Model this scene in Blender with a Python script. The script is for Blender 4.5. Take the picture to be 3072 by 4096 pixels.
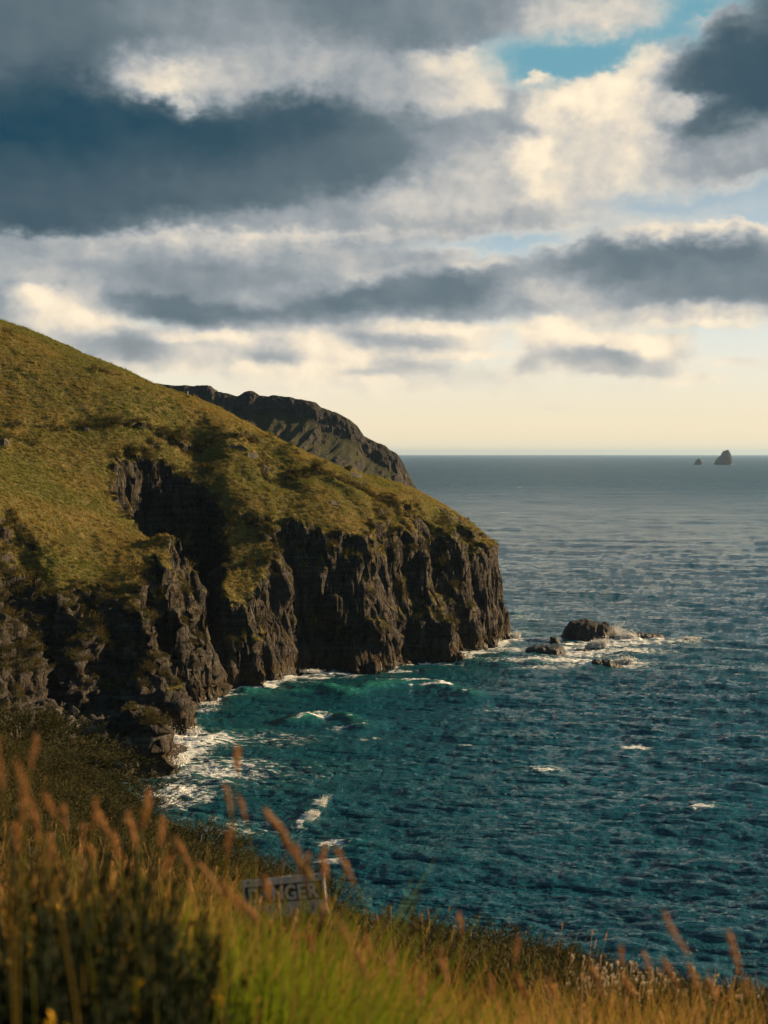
import bpy, bmesh, math, random
import numpy as np
from mathutils import Vector, Matrix

for _o in list(bpy.data.objects):
    bpy.data.objects.remove(_o, do_unlink=True)
SC = bpy.context.scene
COL = SC.collection
R = math.radians

# ------------------------------------------------------------------ camera
H = 50.0                       # eye height above the sea
F_MM = 50.0
FPX = 5689.0                   # focal length in pixels of the 3072 x 4096 photograph
HOR = 1813.0                   # row of the sea horizon
PITCH = math.atan((2048.0 - HOR) / FPX)
cd = bpy.data.cameras.new('camera')
cam = bpy.data.objects.new('camera', cd)
COL.objects.link(cam)
cd.sensor_fit = 'VERTICAL'
cd.sensor_height = 36.0
cd.sensor_width = 27.0
cd.lens = F_MM
cd.clip_start = 0.05
cd.clip_end = 120000.0
cam.location = (0, 0, H)
cam.rotation_euler = (R(90) - PITCH, 0, 0)
cd.dof.use_dof = True
cd.dof.focus_distance = 260.0
cd.dof.aperture_fstop = 4.0
cd.dof.aperture_blades = 9
SC.camera = cam

def ray(u, v):
    """direction (x/y, z/y) through pixel (u, v) of the 3072 x 4096 photograph"""
    a = (u - 1536.0) / FPX
    b = (2048.0 - v) / FPX
    c, s = math.cos(PITCH), math.sin(PITCH)
    y = c + b * s
    z = -s + b * c
    return a / y, z / y

def at(u, v, y):
    a, b = ray(u, v)
    return (a * y, y, H + b * y)

def on_sea(u, v, z=0.0):
    a, b = ray(u, v)
    y = (z - H) / b
    return (a * y, y, z)

# ------------------------------------------------------------------ sun and sky
SUN_AZ = R(72)                 # to the right of the view direction
SUN_EL = R(17.0)
SUN_DIR = Vector((math.sin(SUN_AZ) * math.cos(SUN_EL), math.cos(SUN_AZ) * math.cos(SUN_EL), math.sin(SUN_EL)))
sd = bpy.data.lights.new('sun', 'SUN')
sd.energy = 5.0
sd.angle = R(0.55)
sd.color = (1.0, 0.70, 0.38)
sun = bpy.data.objects.new('sun', sd)
COL.objects.link(sun)
sun.location = (200, 60, 160)
sun.rotation_euler = SUN_DIR.to_track_quat('Z', 'Y').to_euler()

SC.view_settings.view_transform = 'Standard'
SC.view_settings.look = 'None'
SC.view_settings.exposure = 1.12
SC.view_settings.gamma = 1.0
SC.view_settings.use_curve_mapping = False
SC.render.engine = 'CYCLES'
SC.cycles.max_bounces = 6
SC.cycles.diffuse_bounces = 2
SC.cycles.glossy_bounces = 3
SC.cycles.transmission_bounces = 3
SC.cycles.transparent_max_bounces = 8
SC.cycles.use_adaptive_sampling = True
SC.cycles.use_denoising = True
SC.cycles.sample_clamp_indirect = 4.0
SC.cycles.sample_clamp_direct = 5.0
SC.cycles.caustics_reflective = False
SC.cycles.caustics_refractive = False

# ------------------------------------------------------------------ node helpers
class NT:
    def __init__(self, tree):
        self.t = tree
    def n(self, kind, **kw):
        nd = self.t.nodes.new(kind)
        for k, v in kw.items():
            setattr(nd, k, v)
        return nd
    def put(self, sock, v):
        if isinstance(v, bpy.types.NodeSocket):
            self.t.links.new(v, sock)
        elif v is not None:
            sock.default_value = v
    def m(self, op, a, b=None, c=None, clamp=False):
        nd = self.n('ShaderNodeMath', operation=op, use_clamp=clamp)
        for i, v in enumerate((a, b, c)):
            self.put(nd.inputs[i], v)
        return nd.outputs[0]
    def vm(self, op, a, b=None, scale=None):
        nd = self.n('ShaderNodeVectorMath', operation=op)
        self.put(nd.inputs[0], a)
        if b is not None: self.put(nd.inputs[1], b)
        if scale is not None: self.put(nd.inputs['Scale'], scale)
        return nd.outputs['Value'] if op in ('LENGTH', 'DOT_PRODUCT', 'DISTANCE') else nd.outputs[0]
    def mr(self, v, a, b, c=0.0, d=1.0, smooth=True):
        nd = self.n('ShaderNodeMapRange', interpolation_type='SMOOTHSTEP' if smooth else 'LINEAR')
        for i, x in enumerate((v, a, b, c, d)):
            self.put(nd.inputs[i], x)
        return nd.outputs[0]
    def noise(self, vec, scale, detail=3.0, rough=0.5, lac=2.0, dist=0.0, color=False, dim='3D', typ='FBM'):
        nd = self.n('ShaderNodeTexNoise', noise_dimensions=dim, noise_type=typ)
        self.put(nd.inputs['Vector'], vec)
        self.put(nd.inputs['Scale'], scale)
        self.put(nd.inputs['Detail'], detail)
        self.put(nd.inputs['Roughness'], rough)
        self.put(nd.inputs['Lacunarity'], lac)
        self.put(nd.inputs['Distortion'], dist)
        return nd.outputs['Color' if color else 'Fac']
    def voro(self, vec, scale, feature='F1', dim='3D', out='Distance', rnd=1.0):
        nd = self.n('ShaderNodeTexVoronoi', feature=feature, voronoi_dimensions=dim)
        self.put(nd.inputs['Vector'], vec)
        self.put(nd.inputs['Scale'], scale)
        self.put(nd.inputs['Randomness'], rnd)
        return nd.outputs[out]
    def mix(self, f, a, b):
        nd = self.n('ShaderNodeMix', data_type='RGBA')
        self.put(nd.inputs[0], f)
        self.put(nd.inputs[6], a if isinstance(a, bpy.types.NodeSocket) else (*a, 1.0))
        self.put(nd.inputs[7], b if isinstance(b, bpy.types.NodeSocket) else (*b, 1.0))
        return nd.outputs[2]
    def mixf(self, f, a, b):
        nd = self.n('ShaderNodeMix', data_type='FLOAT')
        self.put(nd.inputs[0], f)
        self.put(nd.inputs[2], a)
        self.put(nd.inputs[3], b)
        return nd.outputs[0]
    def ramp(self, f, stops, interp='LINEAR'):
        nd = self.n('ShaderNodeValToRGB')
        cr = nd.color_ramp
        cr.interpolation = interp
        while len(cr.elements) < len(stops):
            cr.elements.new(0.5)
        for e, (p, c) in zip(cr.elements, stops):
            e.position = p
            e.color = (*c, 1.0)
        self.put(nd.inputs[0], f)
        return nd.outputs[0]
    def xyz(self, x, y, z=0.0):
        nd = self.n('ShaderNodeCombineXYZ')
        for i, v in enumerate((x, y, z)):
            self.put(nd.inputs[i], v)
        return nd.outputs[0]
    def sep(self, v):
        nd = self.n('ShaderNodeSeparateXYZ')
        self.put(nd.inputs[0], v)
        return nd.outputs
    def attr(self, name):
        return self.n('ShaderNodeAttribute', attribute_name=name).outputs['Fac']
    def mapping(self, v, loc=(0, 0, 0), rot=(0, 0, 0), scale=(1, 1, 1), kind='POINT'):
        nd = self.n('ShaderNodeMapping', vector_type=kind)
        self.put(nd.inputs['Vector'], v)
        nd.inputs['Location'].default_value = loc
        nd.inputs['Rotation'].default_value = rot
        nd.inputs['Scale'].default_value = scale
        return nd.outputs[0]

def build_sky():
    w = bpy.data.worlds.new('World')
    SC.world = w
    w.use_nodes = True
    t = w.node_tree
    t.nodes.clear()
    g = NT(t)
    out = g.n('ShaderNodeOutputWorld')
    bg = g.n('ShaderNodeBackground')
    t.links.new(bg.outputs[0], out.inputs[0])
    sky = g.n('ShaderNodeTexSky', sky_type='NISHITA')
    sky.sun_disc = False
    sky.sun_elevation = SUN_EL
    sky.sun_rotation = SUN_AZ
    sky.altitude = 50.0
    sky.air_density = 1.0
    sky.dust_density = 1.6
    sky.ozone_density = 2.5
    d = g.n('ShaderNodeTexCoord').outputs['Generated']
    d = g.vm('NORMALIZE', d)
    x, y, z = g.sep(d)
    K100 = 30.72               # one unit = 100 px of a 1659 px wide print
    az = g.m('MULTIPLY', g.m('ARCTAN2', x, y), K100)
    el = g.m('MULTIPLY', g.m('ARCSINE', z), K100)
    P = g.xyz(az, el, 0.0)
    # drifting, wind-drawn cloud edges: the coordinates are warped at three scales
    Pn = g.xyz(az, g.m('MULTIPLY', el, 1.45), 0.0)
    w1 = g.noise(Pn, 0.42, 1.0, 0.5, color=True, dim='2D')
    w2 = g.noise(Pn, 1.5, 2.0, 0.5, color=True, dim='2D')
    w3 = g.noise(Pn, 5.5, 3.0, 0.55, color=True, dim='2D')
    def cen(c, k, ky):
        return g.vm('MULTIPLY', g.vm('SUBTRACT', c, (0.5, 0.5, 0.5)), (k, ky, 0.0))
    Pw = cen(w1, 0.6, 0.35)
    Pw = g.vm('ADD', Pw, cen(w2, 0.55, 0.5))
    Pw = g.vm('ADD', Pw, cen(w3, 0.20, 0.18))
    Pw = g.vm('ADD', P, g.vm('SCALE', Pw, scale=g.mr(el, 1.0, 6.0, 0.38, 1.0)))

    # the general overcast that goes on all round (planar cloud deck seen in perspective)
    zz = g.m('ADD', g.m('MAXIMUM', z, 0.0), 0.12)
    deck = g.xyz(g.m('DIVIDE', x, zz), g.m('DIVIDE', y, zz), 3.7)
    dn = g.noise(deck, 0.75, 4.0, 0.55, dim='2D')
    C = g.mr(dn, 0.36, 0.52)
    tosun = g.vm('DOT_PRODUCT', d, tuple(SUN_DIR))
    Kv = g.mr(g.m('ADD', dn, g.m('MULTIPLY', tosun, -0.10)), 0.34, 0.60, 0.50, 1.0)  # cloud out of view is made darker to lower the ambient light

    # (cx, cy, rx, ry, turn, softness, cover, darkness) in px of the 1659 px print
    L = [
        # open evening sky low over the sea, pale gap on the right, teal gap above
        (900, 860, 1800, 190, 0, .5, 0.0, .2),
        (1250, 470, 620, 120, 0, .5, 0.0, .1),
        (1260, 120, 330, 80, 0, .4, 0.0, .2),
        (1480, 50, 130, 75, 0, .5, 0.0, .3),
        # top left grey roof
        (250, 10, 760, 170, 0, .30, 1.0, .72),
        (690, 55, 270, 110, 10, .30, 1.0, .66),
        (480, 40, 200, 60, 0, .8, 1.0, .56),
        (640, 165, 330, 75, 0, .5, 1.0, .46),
        # top middle soft cloud
        (1090, 30, 260, 80, 0, .45, .95, .60),
        (1280, 28, 130, 42, 0, .7, 1.0, .24),
        # big slate bank
        (400, 365, 800, 165, 2, .25, 1.0, .84),
        (940, 320, 260, 160, 6, .45, 1.0, .62),
        (150, 295, 480, 110, 4, .75, 1.0, .98),
        (560, 300, 300, 75, 5, .8, 1.0, .92),
        (280, 440, 600, 90, 1, .7, 1.0, .82),
        (700, 420, 300, 70, 1, .8, 1.0, .74),
        (1060, 290, 110, 80, 0, .7, 1.0, .46),
        (470, 235, 130, 20, -6, .6, 1.0, .84),
        (820, 360, 240, 110, 4, .6, 1.0, .74),
        (1000, 330, 150, 120, 0, .6, 1.0, .56),
        # cream opening in the roof
        (560, 168, 200, 42, 4, .8, 1.0, .42),
        (370, 172, 115, 44, 0, .9, 1.0, .34),
        (362, 178, 70, 28, 0, .98, 1.0, .14),
        # lit cumulus heads
        (985, 175, 135, 60, 0, .45, 1.0, .24),
        (1010, 160, 90, 40, 0, .8, 1.0, .10),
        (870, 195, 110, 45, 0, .8, 1.0, .42),
        (1195, 140, 135, 52, -6, .85, 0.0, .2),
        (1155, 172, 26, 14, 0, .6, .95, .05),
        (1320, 270, 190, 85, -4, .40, 1.0, .28),
        (1370, 240, 110, 60, -4, .8, 1.0, .14),
        (1420, 190, 95, 80, 20, .40, 1.0, .12),
        (1270, 215, 110, 40, 8, .5, 1.0, .05),
        # underside glow
        (1180, 440, 420, 55, 0, .5, .95, .30),
        (800, 482, 420, 34, 2, .7, 1.0, .46),
        (420, 515, 420, 24, 4, .8, 1.0, .48),
        (100, 555, 300, 34, 5, .7, 1.0, .50),
        (990, 400, 120, 60, 10, .8, 1.0, .32),
        (1235, 330, 60, 60, 0, .7, 1.0, .34),
        (1080, 310, 70, 60, 0, .7, 1.0, .46),
        # the bright ball
        (1150, 365, 84, 70, 0, .28, 1.0, .16),
        (1165, 348, 56, 42, 0, .8, 1.0, .04),
        (1085, 400, 50, 50, 0, .8, 1.0, .34),
        (1330, 355, 150, 52, 10, .6, 1.0, .24),
        (1250, 300, 60, 50, 0, .8, 1.0, .24),
        (1500, 432, 200, 34, 3, .8, .15, .1),
        # right dark mass
        (1600, 45, 90, 22, 0, .4, 1.0, .20),
        (1650, 190, 205, 150, 0, .28, 1.0, .74),
        (1690, 160, 170, 110, 0, .8, 1.0, .88),
        (1630, 330, 190, 56, 12, .6, 1.0, .48),
        (1470, 225, 55, 26, 0, .9, 1.0, .26),
        # grey streaks under the bank
        (560, 580, 470, 54, 0, .35, .95, .36),
        (380, 600, 290, 46, 2, .6, 1.0, .56),
        (820, 560, 240, 24, 0, .7, 1.0, .44),
        (560, 514, 380, 13, 2, .9, .9, .28),
        (60, 645, 170, 75, 0, .4, .9, .36),
        (20, 660, 100, 50, 0, .7, 1.0, .58),
        (165, 690, 130, 55, -8, .5, 1.0, .14),
        (90, 640, 50, 18, 0, .6, 1.0, .10),
        # long dark lens in the middle
        (1080, 600, 140, 40, 0, .35, 1.0, .10),
        (860, 645, 360, 58, 5, .25, 1.0, .34),
        (880, 642, 330, 46, 6, .5, 1.0, .66),
        (480, 685, 260, 32, -7, .4, 1.0, .66),
        (760, 695, 320, 20, 4, .8, 1.0, .54),
        (1150, 640, 80, 30, 0, .8, 1.0, .42),
        # right hand bank
        (1480, 590, 350, 95, 0, .25, .97, .28),
        (1500, 512, 180, 22, 2, .5, 1.0, .06),
        (1450, 565, 300, 52, 0, .5, 1.0, .66),
        (1560, 625, 230, 46, 0, .7, 1.0, .62),
        (1400, 682, 260, 20, 2, .7, .95, .26),
        # low small clouds
        (1190, 725, 75, 38, -10, .45, .9, .08),
        (1310, 765, 180, 50, -2, .35, .95, .16),
        (1310, 772, 140, 34, -2, .7, 1.0, .48),
        (330, 760, 240, 46, 0, .4, .95, .24),
        (310, 750, 150, 32, -2, .7, 1.0, .54),
        (640, 775, 240, 62, 0, .5, .85, .14),
        (600, 785, 90, 30, -8, .6, 1.0, .48),
        (880, 735, 200, 44, 0, .45, .9, .14),
        (850, 735, 110, 28, -3, .6, 1.0, .46),
        (900, 795, 120, 18, -4, .6, .9, .40),
        (880, 832, 70, 16, 0, .6, .9, .44),
        (1060, 820, 150, 32, 0, .6, .6, .22),
        (720, 830, 200, 36, 0, .6, .7, .14),
        (1240, 845, 240, 22, 0, .7, .4, .16),
        (1210, 705, 60, 20, -12, .5, .9, .04), (1330, 738, 120, 18, 0, .5, .95, .08), (1440, 750, 60, 24, 14, .5, .9, .06),
        (1590, 785, 70, 12, 0, .6, .6, .12), (700, 802, 110, 24, 0, .5, .9, .08), (690, 745, 60, 22, 0, .5, .9, .14),
        (560, 742, 70, 16, 0, .6, .9, .30), (960, 712, 120, 13, 0, .6, .9, .10), (1010, 768, 90, 11, 0, .6, .9, .06),
        (820, 802, 60, 11, 0, .6, .9, .42), (1135, 792, 30, 20, 0, .6, .9, .40), (1480, 822, 90, 17, 0, .6, .7, .12),
        (1400, 805, 60, 14, 0, .6, .8, .40), (1200, 882, 60, 8, 0, .6, .5, .34), (960, 895, 50, 7, 0, .6, .4, .30), (560, 800, 60, 14, 0, .6, .8, .12),
        (760, 765, 40, 14, 0, .6, .9, .06), (450, 730, 90, 12, 0, .7, .9, .10), (230, 800, 90, 16, 0, .6, .8, .20), (1520, 700, 140, 12, 0, .7, .8, .10),
    ]
    # The layers are laid one over the other on a coarse sky chart; the chart is then written as a short
    # sum of (curve of azimuth) x (curve of elevation), which the shader reads through curve nodes.
    X0, X1, Y0, Y1 = -9.6, 9.6, -0.6, 11.4
    gx, gy = np.meshgrid(np.linspace(X0, X1, 129), np.linspace(Y0, Y1, 161))
    cC = np.full(gx.shape, 0.9)
    cK = np.full(gx.shape, 0.72)
    for (cx, cy, rx, ry, rot, s, cv, kv) in L:
        a, b = ray(cx * 1.8517, cy * 1.8517)
        n = math.sqrt(1 + a * a + b * b)
        caz = math.atan(a) * K100
        cel = math.asin(b / n) * K100
        rx, ry, c, sn = rx / 100, ry / 100, math.cos(R(rot)), math.sin(R(rot))
        ex, ey = gx - caz, gy - cel
        rr = np.hypot((c * ex + sn * ey) / rx, (-sn * ex + c * ey) / ry)
        mk = np.clip((1 + s - rr) / (2 * s), 0, 1)
        mk = mk * mk * (3 - 2 * mk)
        cC += (cv - cC) * mk
        cK += (kv - cK) * mk
    def curves(sock, cols):
        nd = g.n('ShaderNodeVectorCurve')
        mp = nd.mapping
        mp.use_clip = False
        N = cols.shape[0]
        for k in range(3):
            cu = mp.curves[k]
            xs = np.linspace(-1, 1, N)
            cu.points[0].location = (-1, float(cols[0, k]))
            cu.points[1].location = (1, float(cols[-1, k]))
            for i in range(1, N - 1):
                p = cu.points.new(float(xs[i]), float(cols[i, k]))
            for p in cu.points:
                p.handle_type = 'VECTOR'
        mp.update()
        nd.inputs[0].default_value = 1.0
        g.put(nd.inputs[1], g.xyz(sock, sock, sock))
        return nd.outputs[0]
    def chart(F, rank):
        mean = float(F.mean())
        U, S, Vt = np.linalg.svd(F - mean, full_matrices=False)
        tot = mean
        for r in range(0, rank, 3):
            Ux, Vx, sc = U[:, r:r + 3].copy(), Vt[r:r + 3].T.copy(), []
            for k in range(3):
                m1, m2 = np.abs(Ux[:, k]).max(), np.abs(Vx[:, k]).max()
                Ux[:, k] /= m1
                Vx[:, k] /= m2
                sc.append(float(S[r + k] * m1 * m2))
            e = g.vm('MULTIPLY', curves(nx, Vx), tuple(sc))
            tot = g.m('ADD', g.vm('DOT_PRODUCT', e, curves(ny, Ux)), tot)
        Fr = (U[:, :rank] * S[:rank]) @ Vt[:rank] + mean
        print('sky chart residual', np.abs(Fr - F).mean(), np.abs(Fr - F).max())
        return tot
    px, py, _ = g.sep(Pw)
    nx = g.m('MULTIPLY_ADD', px, 2 / (X1 - X0), -(X1 + X0) / (X1 - X0))
    ny = g.m('MULTIPLY_ADD', py, 2 / (Y1 - Y0), -(Y1 + Y0) / (Y1 - Y0))
    inview = g.m('MULTIPLY', g.mr(g.m('ABSOLUTE', az), 9.0, 12.5, 1.0, 0.0), g.mr(el, 10.6, 14.0, 1.0, 0.0))
    C = g.mixf(inview, C, chart(cC, 18))
    Kv = g.mixf(inview, Kv, chart(cK, 18))
    C = g.mr(C, 0.0, 1.0)
    # billows: small scale light and shade inside the clouds, lit from the sun side
    Pq = g.vm('ADD', g.xyz(az, g.m('MULTIPLY', el, 1.25), 0.0), cen(w2, 0.25, 0.25))
    b1 = g.noise(Pq, 0.70, 5.0, 0.50, dim='2D')
    b2 = g.noise(g.vm('ADD', Pq, (0.24, 0.18, 0.0)), 0.70, 4.0, 0.50, dim='2D')
    rel = g.m('SUBTRACT', b1, b2)
    # bright heads are lumpy, the heavy grey undersides smooth
    lump = g.mr(Kv, 0.20, 0.70, 1.0, 0.22)
    Kv = g.m('ADD', Kv, g.m('MULTIPLY', g.m('MULTIPLY', rel, -0.60), lump))
    Kv = g.m('ADD', Kv, g.m('MULTIPLY', g.m('SUBTRACT', b1, 0.5), 0.05))
    # thin rims let the light through
    Kv = g.m('MULTIPLY', Kv, g.mr(C, 0.1, 1.0, 0.72, 1.0))
    cool = g.ramp(Kv, [(0.0, (.90, .76, .56)), (.14, (.74, .64, .50)), (.30, (.50, .48, .44)), (.48, (.275, .305, .325)),
                       (.66, (.120, .160, .185)), (.82, (.052, .090, .116)), (1.0, (.010, .050, .082))])
    hs = g.n('ShaderNodeHueSaturation')
    g.put(hs.inputs['Color'], sky.outputs[0])
    hs.inputs['Saturation'].default_value = 1.0
    skc = g.vm('SCALE', hs.outputs[0], scale=0.085)
    # evening haze lying over the horizon
    hz = g.mr(el, 1.5, 6.5, 1.0, 0.0, smooth=True)
    hc = g.mix(g.mr(el, 0.3, 2.4), (.80, .68, .47), (.72, .71, .62))
    hc = g.mix(g.mr(el, 1.8, 4.2), hc, (.58, .71, .75))
    skc = g.mix(g.m('MULTIPLY', hz, 0.95), skc, hc)
    teal = g.mr(el, 4.8, 7.5)
    skc = g.mix(g.m('MULTIPLY', teal, 0.8), skc, (.13, .34, .41))
    # clouds far down sink into the same haze
    C = g.m('MULTIPLY', C, g.mr(el, 0.4, 1.9, 0.0, 1.0))
    low = g.mr(el, 0.6, 3.0, 0.20, 0.0)
    cool = g.mix(low, cool, (.74, .63, .46))
    fin = g.mix(C, skc, cool)
    # below the horizon: plain dark sea colour
    fin = g.mix(g.mr(z, -0.02, 0.0), (.05, .09, .10), fin)
    t.links.new(fin, bg.inputs[0])
    bg.inputs[1].default_value = 0.56

build_sky()
SC.world.cycles.sampling_method = 'MANUAL'
SC.world.cycles.sample_map_resolution = 256

# ------------------------------------------------------------------ numeric helpers
_rs = np.random.RandomState(7)
_PERM = _rs.permutation(4096).astype(np.int32)
_GRD = _rs.normal(size=(4096, 3)).astype(np.float32)
_GRD /= np.linalg.norm(_GRD, axis=1, keepdims=True)

def pnoise(x, y, z=None):
    """gradient noise, about -1..1"""
    x = np.asarray(x, np.float32)
    y = np.asarray(y, np.float32)
    z = np.zeros_like(x) + np.float32(0.37) if z is None else np.asarray(z, np.float32)
    xi, yi, zi = np.floor(x).astype(np.int32), np.floor(y).astype(np.int32), np.floor(z).astype(np.int32)
    fx, fy, fz = x - xi, y - yi, z - zi
    ux, uy, uz = (t * t * t * (t * (t * 6 - 15) + 10) for t in (fx, fy, fz))
    r = 0
    for dx in (0, 1):
        wx = ux if dx else 1 - ux
        hx = _PERM[(xi + dx) & 4095]
        for dy in (0, 1):
            wy = uy if dy else 1 - uy
            hy = _PERM[(hx + yi + dy) & 4095]
            for dz in (0, 1):
                wz = uz if dz else 1 - uz
                g_ = _GRD[_PERM[(hy + zi + dz) & 4095]]
                r = r + wx * wy * wz * (g_[..., 0] * (fx - dx) + g_[..., 1] * (fy - dy) + g_[..., 2] * (fz - dz))
    return r * 1.6

def fbm(x, y, z=None, octv=4, gain=0.5, ridged=False):
    a, s, r, tot = 1.0, 1.0, 0, 0
    for i in range(octv):
        n = pnoise(x * s + 17.3 * i, y * s - 9.1 * i, None if z is None else z * s + 5.7 * i)
        if ridged:
            n = 1 - 2 * np.abs(n)
        r = r + a * n
        tot += a
        a *= gain
        s *= 2.03
    return r / tot

def sstep(a, b, x):
    t = np.clip((x - a) / (b - a), 0, 1)
    return t * t * (3 - 2 * t)

def tps(pts, vals, smooth=0.0):
    pts = np.asarray(pts, float)
    n = len(pts)
    d = np.linalg.norm(pts[:, None] - pts[None], axis=2)
    K = np.where(d > 0, d * d * np.log(d + 1e-9), 0)
    A = np.zeros((n + 3, n + 3))
    A[:n, :n] = K + np.eye(n) * smooth
    A[:n, n] = 1
    A[:n, n + 1:] = pts
    A[n:, :n] = A[:n, n:].T
    w = np.linalg.solve(A, np.concatenate([vals, np.zeros(3)]))
    def f(x, y):
        r = w[n] + w[n + 1] * x + w[n + 2] * y
        for i in range(n):
            q = (x - pts[i, 0]) ** 2 + (y - pts[i, 1]) ** 2
            r = r + w[i] * 0.5 * q * np.log(q + 1e-9)
        return r
    return f

def seg_dist(x, y, poly, vals=None):
    """distance to an open polyline and the value interpolated along it"""
    best = np.full(x.shape, 1e9)
    val = np.zeros(x.shape)
    for i in range(len(poly) - 1):
        ax, ay = poly[i][:2]
        bx, by = poly[i + 1][:2]
        dx, dy = bx - ax, by - ay
        t = np.clip(((x - ax) * dx + (y - ay) * dy) / (dx * dx + dy * dy + 1e-12), 0, 1)
        q = np.hypot(x - ax - t * dx, y - ay - t * dy)
        m = q < best
        best = np.where(m, q, best)
        if vals is not None:
            val = np.where(m, vals[i] + t * (vals[i + 1] - vals[i]), val)
    return best, val

def inside(x, y, poly):
    r = np.zeros(x.shape, bool)
    n = len(poly)
    for i in range(n):
        ax, ay = poly[i][:2]
        bx, by = poly[(i + 1) % n][:2]
        c = ((ay > y) != (by > y)) & (x < (bx - ax) * (y - ay) / (by - ay + 1e-12) + ax)
        r ^= c
    return r

def bilin(F, gx, gy, x, y):
    u = np.clip((x - gx[0]) / (gx[1] - gx[0]), 0, len(gx) - 1.001)
    v = np.clip((y - gy[0]) / (gy[1] - gy[0]), 0, len(gy) - 1.001)
    i, j = u.astype(int), v.astype(int)
    fu, fv = u - i, v - j
    return (F[j, i] * (1 - fu) + F[j, i + 1] * fu) * (1 - fv) + (F[j + 1, i] * (1 - fu) + F[j + 1, i + 1] * fu) * fv

def grid_mesh(name, X, Y, Z, keep=None):
    """quad mesh from 2-D arrays of vertex positions"""
    h, w = X.shape
    co = np.stack([X, Y, Z], -1).reshape(-1, 3).astype(np.float32)
    idx = np.arange(h * w, dtype=np.int32).reshape(h, w)
    q = np.stack([idx[:-1, :-1], idx[:-1, 1:], idx[1:, 1:], idx[1:, :-1]], -1).reshape(-1, 4)
    if keep is not None:
        q = q[keep.reshape(-1)]
    return np_mesh(name, co, q)

def np_mesh(name, co, faces, smooth=True):
    co = np.ascontiguousarray(co, np.float32)
    faces = np.ascontiguousarray(faces, np.int32)
    me = bpy.data.meshes.new(name)
    k = faces.shape[1]
    me.vertices.add(len(co))
    me.vertices.foreach_set('co', co.ravel())
    me.loops.add(faces.size)
    me.loops.foreach_set('vertex_index', faces.ravel())
    me.polygons.add(len(faces))
    me.polygons.foreach_set('loop_start', np.arange(0, faces.size, k, dtype=np.int32))
    me.polygons.foreach_set('loop_total', np.full(len(faces), k, np.int32))
    me.update(calc_edges=True)
    if smooth:
        me.polygons.foreach_set('use_smooth', np.ones(len(faces), bool))
    return me

def add_attr(me, name, arr):
    a = me.attributes.new(name, 'FLOAT', 'POINT')
    a.data.foreach_set('value', np.ascontiguousarray(arr, np.float32).ravel())

def link(name, me, mat=None, parent=None):
    o = bpy.data.objects.new(name, me)
    COL.objects.link(o)
    if mat is not None:
        me.materials.append(mat)
    if parent is not None:
        o.parent = parent
    return o

def tag(o, label=None, cat=None, group=None, kind=None):
    if label: o['label'] = label
    if cat: o['category'] = cat
    if group: o['group'] = group
    if kind: o['kind'] = kind
    return o

def empty(name, loc, rz=0.0):
    o = bpy.data.objects.new(name, None)
    COL.objects.link(o)
    o.location = loc
    o.rotation_euler = (0, 0, rz)
    o.empty_display_size = 0.1
    return o

def new_mat(name):
    m = bpy.data.materials.new(name)
    m.use_nodes = True
    t = m.node_tree
    t.nodes.clear()
    g = NT(t)
    out = g.n('ShaderNodeOutputMaterial')
    return m, g, out

def normals(X, Y, Z):
    P = np.stack([X, Y, Z], -1)
    du = np.gradient(P, axis=1)
    dv = np.gradient(P, axis=0)
    N = np.cross(du, dv)
    return N / (np.linalg.norm(N, axis=-1, keepdims=True) + 1e-9)

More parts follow.
